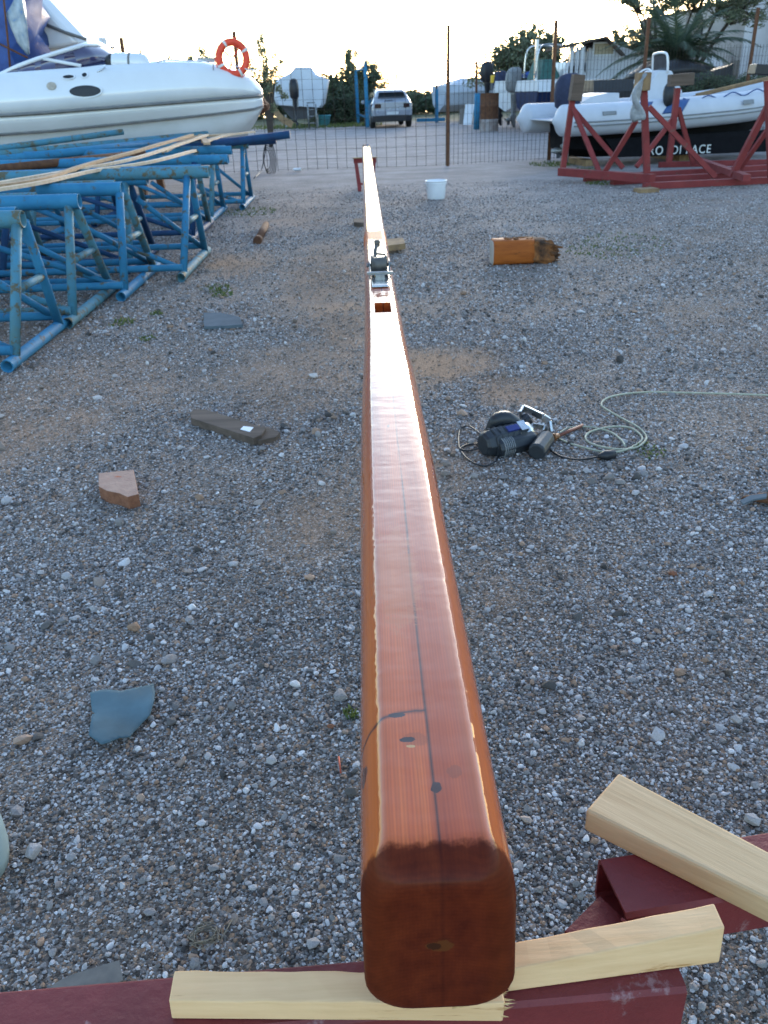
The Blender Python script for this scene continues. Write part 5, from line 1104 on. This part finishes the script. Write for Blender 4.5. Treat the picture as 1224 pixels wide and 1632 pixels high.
for px in (455, 505):
    p = AT(px, 180, Yw+.8); mb = MB(); mb.beam((p.x, Yw+.8, .6), (p.x, Yw+.8, 0), .1, .1, (0, 1, 0)); mb.build('hull_prop', 'zinc', wb)
p = AT(472, 190, 42.3); outboard((p.x, 42.3, 0), (0, 1, 0), 'dark outboard engine on the stern of the white wrapped boat', 'dark', 'dark', 1.25, zb=.05)
mb = MB(); pts = spline([AT(428, 152, 41), AT(436, 172, 41), AT(448, 188, 41), AT(466, 199, 41)], 4); mb.loft([[p+Vector((-.06, -.03, -.12)), p+Vector((.06, -.03, .12)), p+Vector((.06, .05, .12)), p+Vector((-.06, .05, -.12))] for p in pts], smooth=False); solo(mb, 'curved_plank', 'padwood', 'curved wooden plank leaning beside the bow of the cruiser', 'plank')
ld = thing('boarding_ladder', 'small pale ladder beside the dark outboard of the wrapped boat', 'ladder', G(497, 198))
for px in (490, 503):
    p = AT(px, 166, 42.6); f_ = G(px-1, 199); mb = MB(); mb.tube([Vector((p.x, 42.6, .02)), p], .035, 6); mb.build('rail', 'zinc', ld)
for k in range(4):
    z = .25+.28*k; a_ = AT(490, 180, 42.6); b_ = AT(503, 180, 42.6); mb = MB(); mb.tube([(a_.x, 42.6, z), (b_.x, 42.6, z)], .025, 5); mb.build('rung', 'zinc', ld)
g = G(516, 201); mb = MB(); mb.lathe(g, [(0, .005), (.27, .005), (.36, .45), (.38, .46), (.38, .49), (.34, .49), (.25, .04), (0, .04)], 20, cap=False); solo(mb, 'turquoise_tub', 'tub', 'turquoise plastic tub on the verge beside the covered boat', 'tub')
mb = MB(); g = AT(400, 168, 19.2); mb.blob((g.x, 19.2, g.z+.0), (.8, .5, .35), .3, 3, 8); solo(mb, 'rag_heap', 'rust', 'brown rag heap under the bow of the cruiser', 'heap')
# blue gate frame and posts
bl = thing('blue_gate_posts', 'pair of tall blue steel gate posts left of the car', 'gate post', G(585, 203))
for px, t_, b_ in ((569, 119, 196), (584, 105, 203)):
    f_ = G(px+2, b_); p = AT(px, t_, f_.y); mb = MB(); mb.beam((f_.x, f_.y, 0), (f_.x-.02, f_.y, p.z), .16, .14, (0, 1, 0)); mb.box((f_.x-.02, f_.y, p.z+.08), (.12, .12, .18)); mb.build('post', 'bluep', bl)
f1, f2 = G(571, 196), G(586, 203)
for z in (.4, 2.4): mb = MB(); mb.beam((f1.x, f1.y, z), (f2.x, f2.y, z), .06, .08); mb.build('cross_rail', 'bluep', bl)
br = thing('blue_post', 'single blue steel post with a low blue kerb rail right of the car', 'post', G(696, 195))
f_ = G(696, 195); p = AT(695, 142, f_.y); mb = MB(); mb.beam((f_.x, f_.y, 0), (f_.x, f_.y, p.z), .15, .15, (0, 1, 0)); mb.build('post', 'bluep', br)
p2 = AT(694, 116, f_.y); mb = MB(); mb.tube([(f_.x, f_.y, p.z), (f_.x-.02, f_.y, p2.z)], .04, 6); mb.build('spike', 'rust', br)
a_, b_ = G(664, 196), G(712, 196); mb = MB(); mb.box(((a_.x+b_.x)/2, f_.y+.0, .12), ((b_.x-a_.x), .16, .15)); mb.build('base_rail', 'bluep', br)
p = AT(632, 118, 52); mb = MB(); mb.tube([(p.x, 52, 0), (p.x, 52, p.z)], .05, 6); solo(mb, 'pole', 'rust', 'thin dark pole standing behind the parked car', 'pole')
p = AT(760, 97, 40); mb = MB(); mb.tube([(p.x, 40, 0), (p.x, 40, p.z)], .05, 6); solo(mb, 'pole', 'rust', 'dark pole behind the rusty drum, right of the tallest fence post', 'pole')

# clutter right of the gate: drum, barrel, panels, engines
g = G(779, 209); dr = thing('rusty_drum', 'rusty oil drum with a pale lower half by the roadside', 'drum', g)
mb = MB(); mb.lathe(g, [(0, 0), (.34, 0), (.35, .02), (.35, .38), (.365, .4), (.35, .42)], 22, cap=False); mb.build('lower_shell', plain('drum_pale', (.36, .34, .34), (.2, .14, .12), .8, 3), dr)
mb = MB(); mb.lathe(g, [(.35, .42), (.35, .85), (.365, .87), (.35, .89), (.35, 1.28), (.365, 1.3), (.34, 1.3), (.34, 1.26), (0, 1.26)], 22, cap=False); mb.build('upper_shell', 'rust', dr)
g = G(760, 206); mb = MB(); mb.tube([g, g+Vector((.03, 0, 1.3))], .14, 14); solo(mb, 'blue_pipe', 'bluep', 'upright blue pipe standing against the rusty drum', 'pipe')
def lean(px0, px1, y0, y1, Y, name, mat, label, sk=0):
    a_, b_, c_, d_ = AT(px0-sk, y1, Y), AT(px1-sk, y1, Y), AT(px1, y0, Y+.3), AT(px0, y0, Y+.3); mb = MB(); mb.prism([a_, b_, c_, d_], (0, .05, 0)); a_.z = 0; return solo(mb, name, mat, label, 'board')
lean(742, 756, 166, 199, 40, 'leaning_board', 'white', 'white board leaning left of the blue pipe and drum', 4)
lean(733, 742, 173, 198, 41, 'leaning_board', 'felt', 'narrow grey board beside the white leaning board', 1)
for k, (px, py, fx, lab, cm, lm, sc_, Y) in enumerate([(776, 140, 1, 'black outboard engine with white band above the rusty drum', 'dark', 'dark', 1.15, 39), (797, 165, 1, 'dark bulky outboard engine between the drum and the grey outboard', 'navy', 'dark', 1.25, 38), (818, 170, 1, 'pale grey outboard engine on the stern of the blue hulled motorboat', 'greyrub', 'zinc', 1.3, 36)]):
    p = AT(px, py, Y); outboard((p.x, Y, 0), (.9, .45, 0), lab, cm, lm, sc_, zb=(.55 if k == 0 else .02))
mb = MB(); p = AT(790, 126, 38); mb.box(tuple(p), (.40, .3, .28)); solo(mb, 'yellow_crate', 'yellow', 'yellow plastic crate on top of the outboard clutter', 'crate', bevel=.03)
p = AT(740, 150, 47); t, P = boat('small_sailboat', 'pale boat under a peaked white cover far behind the tallest fence post', (p.x-1.3, 47), R_(20), 4, 1.8, .4, 1.3, 1.6, 'wcover', 'wcover')
mb = MB(); q_ = AT(740, 124, 47.5); mb.loft([[P(.3, -.8, 1.6), P(3.2, -.8, 1.6), P(3.2, .8, 1.6), P(.3, .8, 1.6)], [P(1.2, -.05, q_.z), P(2.1, -.05, q_.z), P(2.1, .05, q_.z), P(1.2, .05, q_.z)]], smooth=False); mb.build('peaked_cover', 'wcover', t)
# row of motorboats on the right
def zpx(px, py, Y): return AT(px, py, Y).z
p = AT(838, 165, 33); t, P = boat('blue_motorboat', 'motorboat with dark blue hull and white topsides, left of the shack', (p.x, 33), R_(14), 6.2, 2.2, .55, zpx(850, 145, 33), zpx(850, 128, 33), 'bluehull', 'gel')
mb = MB(); mb.loft([[P(.25, -.6, 1.7), P(1.0, -.6, 1.7), P(1.0, .6, 1.7), P(.25, .6, 1.7)], [P(.4, -.4, 2.3), P(.75, -.4, 2.3), P(.75, .4, 2.3), P(.4, .4, 2.3)]], smooth=False); mb.build('canvas_top', 'greencan', t)
mb = MB(); mb.loft([[P(1.1, -.65, 1.7), P(2.0, -.6, 1.7), P(2.0, .6, 1.7), P(1.1, .65, 1.7)], [P(1.2, -.5, 2.2), P(1.75, -.5, 2.2), P(1.75, .5, 2.2), P(1.2, .5, 2.2)]], smooth=False); cb_ = mb.build('cabin', 'gel', t)
mb = MB(); mb.hexa([P(1.25, -.635, 1.85), P(1.8, -.6, 1.85), P(1.8, -.58, 1.85), P(1.25, -.6, 1.85), P(1.3, -.56, 2.08), P(1.7, -.54, 2.08), P(1.7, -.5, 2.08), P(1.3, -.5, 2.08)]); mb.build('window', 'carglass', cb_)
mb = MB(); mb.tube(spline([P(.1, -.5, 1.75), P(.2, -.5, 2.6), P(.6, -.4, 2.75), P(1.1, -.4, 2.7)], 4), .03, 6); mb.tube(spline([P(.1, .5, 1.75), P(.2, .5, 2.6), P(.6, .4, 2.75), P(1.1, .4, 2.7)], 4), .03, 6); mb.build('canopy_hoop', 'steel', t)
for s_, h_ in ((.15, 2.9), (.8, 3.2), (1.45, 2.8), (2.1, 2.6)): mb = MB(); mb.beam(P(s_, -.4, 1.5), P(s_, -.4, h_), .1, .1, (0, 1, 0)); mb.build('pole_post', 'gel', t)
p = AT(806, 150, 37); t, P = boat('white_motorboat', 'white open motorboat behind the grey outboard, blue cloth on its bow', (p.x, 37), R_(25), 5.5, 2.0, .6, 1.35, zpx(830, 128, 37), 'gel', 'gel')
mb = MB(); mb.blob(tuple(P(1.5, -.3, 1.85)), (1.5, .8, .35), .25, 2, 7); mb.build('blue_cloth', 'bluetarp', t)
mb = MB(); mb.tube([P(3, 0, 1.7), P(3, 0, 2.9)], .03, 6); mb.tube([P(4.2, .3, 1.7), P(4.25, .3, 2.6)], .03, 6); mb.build('mast_pole', 'gel', t)
p = AT(925, 165, 27); t, P = boat('dark_dinghy', 'dark covered dinghy on a stand between the shack and inflatable', (p.x, 26.5), R_(4), 4.2, 1.7, .9, 1.35, 1.62, 'hullgrey', 'dark')
mb = MB(); mb.blob(tuple(P(2.4, 0, 1.75)), (2.4, 1.2, .6), .2, 12, 8); mb.build('black_cover', 'dark', t)
for s_ in (.8, 3.2):
    mb = MB(); mb.beam(P(s_, -.5, .9), P(s_, -.6, 0), .09, .09, (0, 1, 0)); mb.beam(P(s_, .5, .9), P(s_, .6, 0), .09, .09, (0, 1, 0)); mb.build('stand_leg', 'rust', t)

# shack with tiled roof
sh = thing('shack', 'small pale shack with an overhanging tiled roof left of the palm', 'shed', AT(945, 130, 33).xy.to_3d()); Ys = 33
def Q(px, py, Y=Ys): return AT(px, py, Y)
a_, b_ = Q(936, 75), Q(985, 120); mb = MB(); zt_ = Q(968, 66).z
mb.prism([(a_.x, Ys, 0), (b_.x+1.2, Ys, 0), (b_.x+1.2, Ys, zt_-.55), (Q(968, 66).x, Ys, zt_), (a_.x, Ys, zt_-.28)], (0, 3, 0)); mb.build('wall', 'plasterw', sh)
mb = MB(); mb.prism([Q(902, 71, Ys-.5), Q(968, 57, Ys-.5), Q(996, 86, Ys-.5), Q(996, 89, Ys-.5), Q(967, 61, Ys-.5), Q(903, 76, Ys-.5)], (0, 4, 0)); mb.build('roof', 'tile', sh)
mb = MB(); mb.box((Q(962, 78).x, Ys-.02, Q(962, 78).z), (.75, .06, .42)); wd = mb.build('window', 'gel', sh); mb = MB(); mb.box((Q(962, 78).x, Ys-.035, Q(962, 78).z), (.66, .05, .32)); mb.build('pane', plain('amber_pane', (.4, .33, .22), rough=.2), wd)
mb = MB(); x_ = Q(930, 100).x; mb.box((x_, Ys+.3, 1.1), (.5, .05, 2.2)); mb.build('doorway', 'shadeo', sh)
for px in (908, 916, 924): x_ = Q(px, 100).x; zz_ = Q(px, 72).z; mb = MB(); mb.box((x_, Ys-.3, (zz_-.05)/2), (.16 if px == 924 else .1, .12, zz_-.05)); mb.build('porch_post', 'plasterw', sh)

# stained plaster building on the right
bd_ = thing('old_building', 'large old building of stained plaster with arched window at upper right', 'building', (22, 48, 0))
Wl, Wr = AT(1022, 36, 47), AT(1160, 0, 37); dW = (Wr-Wl); dW.z = 0; Lw = dW.length; dW.normalize(); nW = Vector((dW.y, -dW.x, 0))
if nW.y > 0: nW = -nW
zW = Wl.z
def BW(s, z, off=0): return Vector((Wl.x, Wl.y, 0))+dW*s+nW*off+Vector((0, 0, z))
Lt = Lw*1.02; arch = 7.2
def s_of(px): # distance along the wall under a pixel column
    d = cf*FPX+cr*(px-PW/2)+cu*(PH/2-60); a1 = np.array([[d.x, -dW.x], [d.y, -dW.y]]); r_ = np.linalg.solve(a1, np.array([Wl.x, Wl.y])); return float(r_[1])
sa = s_of(1111); SL = s_of(1196)
aw = .55; az0 = 3.0; az1 = zpx(1111, 48, BW(sa, 0).y)
op = [BW(sa-aw, az0), BW(sa+aw, az0), BW(sa+aw, az1)]+[BW(sa+aw*math.cos(a), az1+aw*math.sin(a)) for a in [math.pi*k/10 for k in range(1, 10)]]+[BW(sa-aw, az1)]
mb = MB()
mb.prism([BW(0, 0), BW(sa-aw, 0), BW(sa-aw, zW), BW(0, zW)], nW*-9); mb.prism([BW(sa+aw, 0), BW(SL, 0), BW(SL, zW), BW(sa+aw, zW)], nW*-9); mb.prism([BW(sa-aw, 0), BW(sa+aw, 0), BW(sa+aw, az0), BW(sa-aw, az0)], nW*-9)
mb.prism([BW(sa-aw, zW), BW(sa-aw, az1)]+list(reversed(op[3:-1]))+[BW(sa+aw, az1), BW(sa+aw, zW)], nW*-9)
mb.build('wall', 'plaster', bd_)
mb = MB(); mb.prism([p-nW*.35 for p in op], nW*-.05); mb.build('window', 'shadeo', bd_)
mb = MB(); mb.prism([BW(-.25, zW), BW(SL+.1, zW), BW(SL+.1, zW+.12), BW(-.25, zW+.12)], nW*-9.3); mb.build('cornice', 'tile', bd_)
mb = MB(); mb.prism([BW(SL+.003, 0, .25), BW(SL+9, 0, .25), BW(SL+9, zW+1.5, .25), BW(SL+.003, zW+1.5, .25)], nW*-8); mb.build('side_wing', 'plasterw', bd_)
s2 = s_of(1180); z2 = zpx(1180, 108, BW(s2, 0).y); mb = MB(); mb.prism([BW(s2-.55, z2-.9, .03), BW(s2+.55, z2-.9, .03), BW(s2+.55, z2+.25, .03), BW(s2-.55, z2+.25, .03)], nW*-.02); mb.build('shuttered_opening', 'felt', bd_)
s2 = s_of(1140); z2 = zpx(1140, 125, BW(s2, 0).y); mb = MB(); mb.prism([BW(s2+2.0*math.cos(a), max(z2-1.5, .1)+2.3*math.sin(a), .02) for a in [math.pi*k/14 for k in range(15)]], nW*-.015); mb.build('bricked_arch', 'plasterw', bd_)

# ------------------------------------------------------------------ vegetation
def leaves(mb, c, rad, n, size, q, droop=0):
    c = Vector(c)
    for _ in range(n):
        while True:
            v = Vector((q.uniform(-1, 1), q.uniform(-1, 1), q.uniform(-1, 1)))
            if v.length < 1: break
        p = c+Vector((v.x*rad[0], v.y*rad[1], v.z*rad[2])); a = Vector((q.gauss(0, 1), q.gauss(0, 1), q.gauss(0, 1)-droop)).normalized(); b = a.orthogonal().normalized()
        s = size*q.uniform(.5, 1.3); mb.v += [tuple(p-b*s*.35), tuple(p+a*s), tuple(p+b*s*.35), tuple(p-a*s*.6)]; k = len(mb.v)-4; mb.f.append([k, k+1, k+2, k+3]); mb.sm.append(False)
def tree(name, label, base, clumps, mat, n, size, seed, cat='tree', group=None, tr=.12, trunks=1):
    """clumps: (x, y, z, rx, rz) world; each gets a limb"""
    q = random.Random(seed); t = thing(name, label, cat, base, group); base = Vector(base)
    mbt = MB(); mbl = MB(); tot = sum(c[3]*c[4] for c in clumps)
    for i, (x, y, z, rx, rz_) in enumerate(clumps):
        e = Vector((x, y, z)); b0_ = base+Vector((q.uniform(-.3, .3)*(trunks > 1)*2, 0, 0)); mid_ = b0_.lerp(e, .45)+Vector((0, 0, .12*(e-b0_).length))
        mbt.tube(spline([b0_, mid_, e], 4), [tr, tr*.9, tr*.75, tr*.65, tr*.55, tr*.45, tr*.35, tr*.25, tr*.15], 6)
        m = int(2.6*n*rx*rz_/tot); size_ = size*.72
        k = max(4, m//70)
        for _ in range(k):
            v = Vector((q.gauss(0, .5), q.gauss(0, .5), q.gauss(0, .48))); c = e+Vector((v.x*rx, v.y*rx, v.z*rz_)); r_ = q.uniform(.2, .42)
            leaves(mbl, c, (rx*r_, rx*r_, rz_*r_), m//k, size_, q)
            mbt.tube([e.lerp(base, .1), c], [tr*.14, .008], 4)
    mbt.build('trunk', 'bark', t); mbl.build('crown', mat, t); return t
def PC(px, py, Y, rx, rz_=None): v = AT(px, py, Y); return (v.x, v.y, v.z, rx, rz_ or rx)
def B(px, Y): v = AT(px, 180, Y); return (v.x, Y, 0)
tree('scraggly_tree', 'thin scraggly tree directly behind the bow of the cruiser', B(428, 30), [PC(425, 100, 30, .45, .8), PC(414, 125, 30, .5), PC(432, 130, 30, .5), PC(428, 150, 30, .45), PC(418, 80, 30, .25, .5), PC(440, 112, 30, .3)], 'leafm', 750, .09, 5, tr=.07)
tree('bushy_tree', 'loose dark bushes and shoots left of the blue gate posts', B(540, 49), [PC(535, 160, 49, 1.0, .9), PC(545, 175, 49, 1.3, .8), PC(525, 180, 49, 1.1, .7), PC(555, 165, 49, .9, 1.2), PC(535, 140, 49, .35, .8)], 'leafd', 5200, .14, 6, tr=.12, trunks=2)
tree('narrow_tree', 'tallest narrow ragged tree behind the left blue gate post', B(557, 50), [PC(553, 98, 50, .4, .8), PC(562, 108, 50, .4, .7), PC(558, 130, 50, .6, 1.0), PC(560, 155, 50, .8, 1.0)], 'leafm', 1900, .14, 7, tr=.12)
tree('narrow_tree', 'ragged tree between the blue gate posts and the parked car', B(590, 50), [PC(580, 120, 50, .4, .6), PC(592, 125, 50, .5, .8), PC(597, 120, 50, .25, .5), PC(590, 150, 50, .9, 1.2), PC(580, 172, 50, 1.1, .9)], 'leafd', 3000, .14, 8, tr=.12)
tree('distant_tree', 'wispy pale tree seen above the cruiser, between canister and lifebuoy', B(325, 34), [PC(325, 95, 34, .55, .5), PC(312, 105, 34, .4, .4), PC(338, 102, 34, .35, .4), PC(305, 96, 34, .2)], 'leafm', 420, .08, 9, tr=.05)
tree('distant_tree', 'small wispy bush above the foredeck of the cruiser', B(282, 35), [PC(282, 98, 35, .3, .4), PC(280, 108, 35, .4, .3)], 'leafm', 160, .08, 19, tr=.04)
tree('round_bush', 'large dense round bush behind the row of motorboats', B(845, 43), [PC(840, 100, 43, 1.5, 1.2), PC(862, 88, 43, 1.0, 1.0), PC(818, 105, 43, 1.0, .9), PC(880, 105, 43, 1.0, .8), PC(850, 118, 43, 2, .9), PC(812, 82, 43, .3, .6), PC(845, 62, 43, .3, .6), PC(800, 92, 43, .25, .7), PC(858, 60, 43, .25, .5)], 'leafm', 7500, .16, 10, tr=.14)
tree('garden_tree', 'small grey green tree between the shack and the palm', B(1000, 36), [PC(1000, 78, 36, .9, .7), PC(1012, 95, 36, .9, .8), PC(990, 70, 36, .4, .4), PC(1020, 75, 36, .6)], 'leafm', 2200, .13, 11, tr=.1)
tree('spreading_tree', 'tall spreading tree above the palm in front of the old building', B(1075, 31), [PC(1015, 2, 31, .8, .45), PC(1045, 12, 31, .5, .35), PC(1075, -12, 31, 1.1, .6), PC(1110, -2, 31, .9, .5), PC(1150, 5, 31, .9, .5), PC(1175, 20, 31, .6, .5), PC(1135, -35, 31, 1.5, .8), PC(1040, -35, 31, 1.5, .8), PC(1195, -8, 31, .9, .7), PC(1000, -12, 31, .6, .4)], 'leafm', 7000, .10, 12, tr=.11, trunks=2)
tree('low_hedge', 'low dark hedge behind the inflatable, right of the palm', B(1170, 26), [PC(x, 140+(x-1170)*-.06, 26, .7, .28) for x in (1105, 1130, 1155, 1180, 1205, 1230)], 'leafd', 5500, .07, 13, 'hedge', tr=.03)
for i, (px, py, rx, n_) in enumerate([(815-40, 160, 1.6, 0)]): pass
# distant tree belt: reads as one dark mass beyond the road
mb = MB(); q = random.Random(77)
for i in range(190):
    x = -46+96*i/189+q.uniform(-.3, .3); y = 60+q.uniform(-2, 2); h = 1.0+.15*math.sin(x*.35)+q.uniform(-.15, .25)+(1.6 if x > 9 else 0)+(1.3 if x < -.5 else 0)
    leaves(mb, (x, y, h*.5), (.7, .7, h*.55), int(380+260*h), .18, q)
tag(mb.build('tree_belt', 'leafd'), 'low dark tree belt along the far side of the road', 'trees', None, 'stuff')
# palm
pm = thing('palm', 'short bushy palm with long arching fronds before the old building', 'palm', B(1080, 28)); q = random.Random(21)
hb = AT(1078, 105, 28); mb = MB(); bz = B(1080, 28); mb.tube([(bz[0], 28, 0), (hb.x, 28, hb.z*.5), (hb.x, 28, hb.z)], [.28, .24, .26], 10); mb.build('trunk', 'bark', pm)
mb = MB()
for i in range(74):
    a = i*2.4; el = q.uniform(-.1, 1.35); L = q.uniform(1.5, 2.6); d = Vector((math.cos(a)*math.cos(el), math.sin(a)*math.cos(el), math.sin(el))); pts = []; c = hb.copy(); dd = d.copy()
    for k in range(11): pts.append(c.copy()); c = c+dd*(L/10); dd = (dd+Vector((0, 0, -.13-.03*math.cos(el)))).normalized()
    mb.tube(pts, [.022-.0018*k for k in range(11)], 4)
    for k in range(2, 44):
        t = k/44*10; j = min(int(t), 9); p = pts[j].lerp(pts[j+1], t-j); dr_ = (pts[j+1]-pts[j]).normalized(); s_ = dr_.cross(Vector((0, 0, 1))).normalized()
        for sg in (-1, 1):
            ll = .42*math.sin(math.pi*min(1, (k/44)*.85+.12)); e = p+(s_*sg*.75+dr_*.6+Vector((0, 0, -.25+q.uniform(-.15, .15)))).normalized()*ll; w = dr_*.026
            mb.v += [tuple(p-w), tuple(p+w), tuple(e)]; n0 = len(mb.v)-3; mb.f.append([n0, n0+1, n0+2]); mb.sm.append(False)
mb.build('fronds', 'palm', pm)
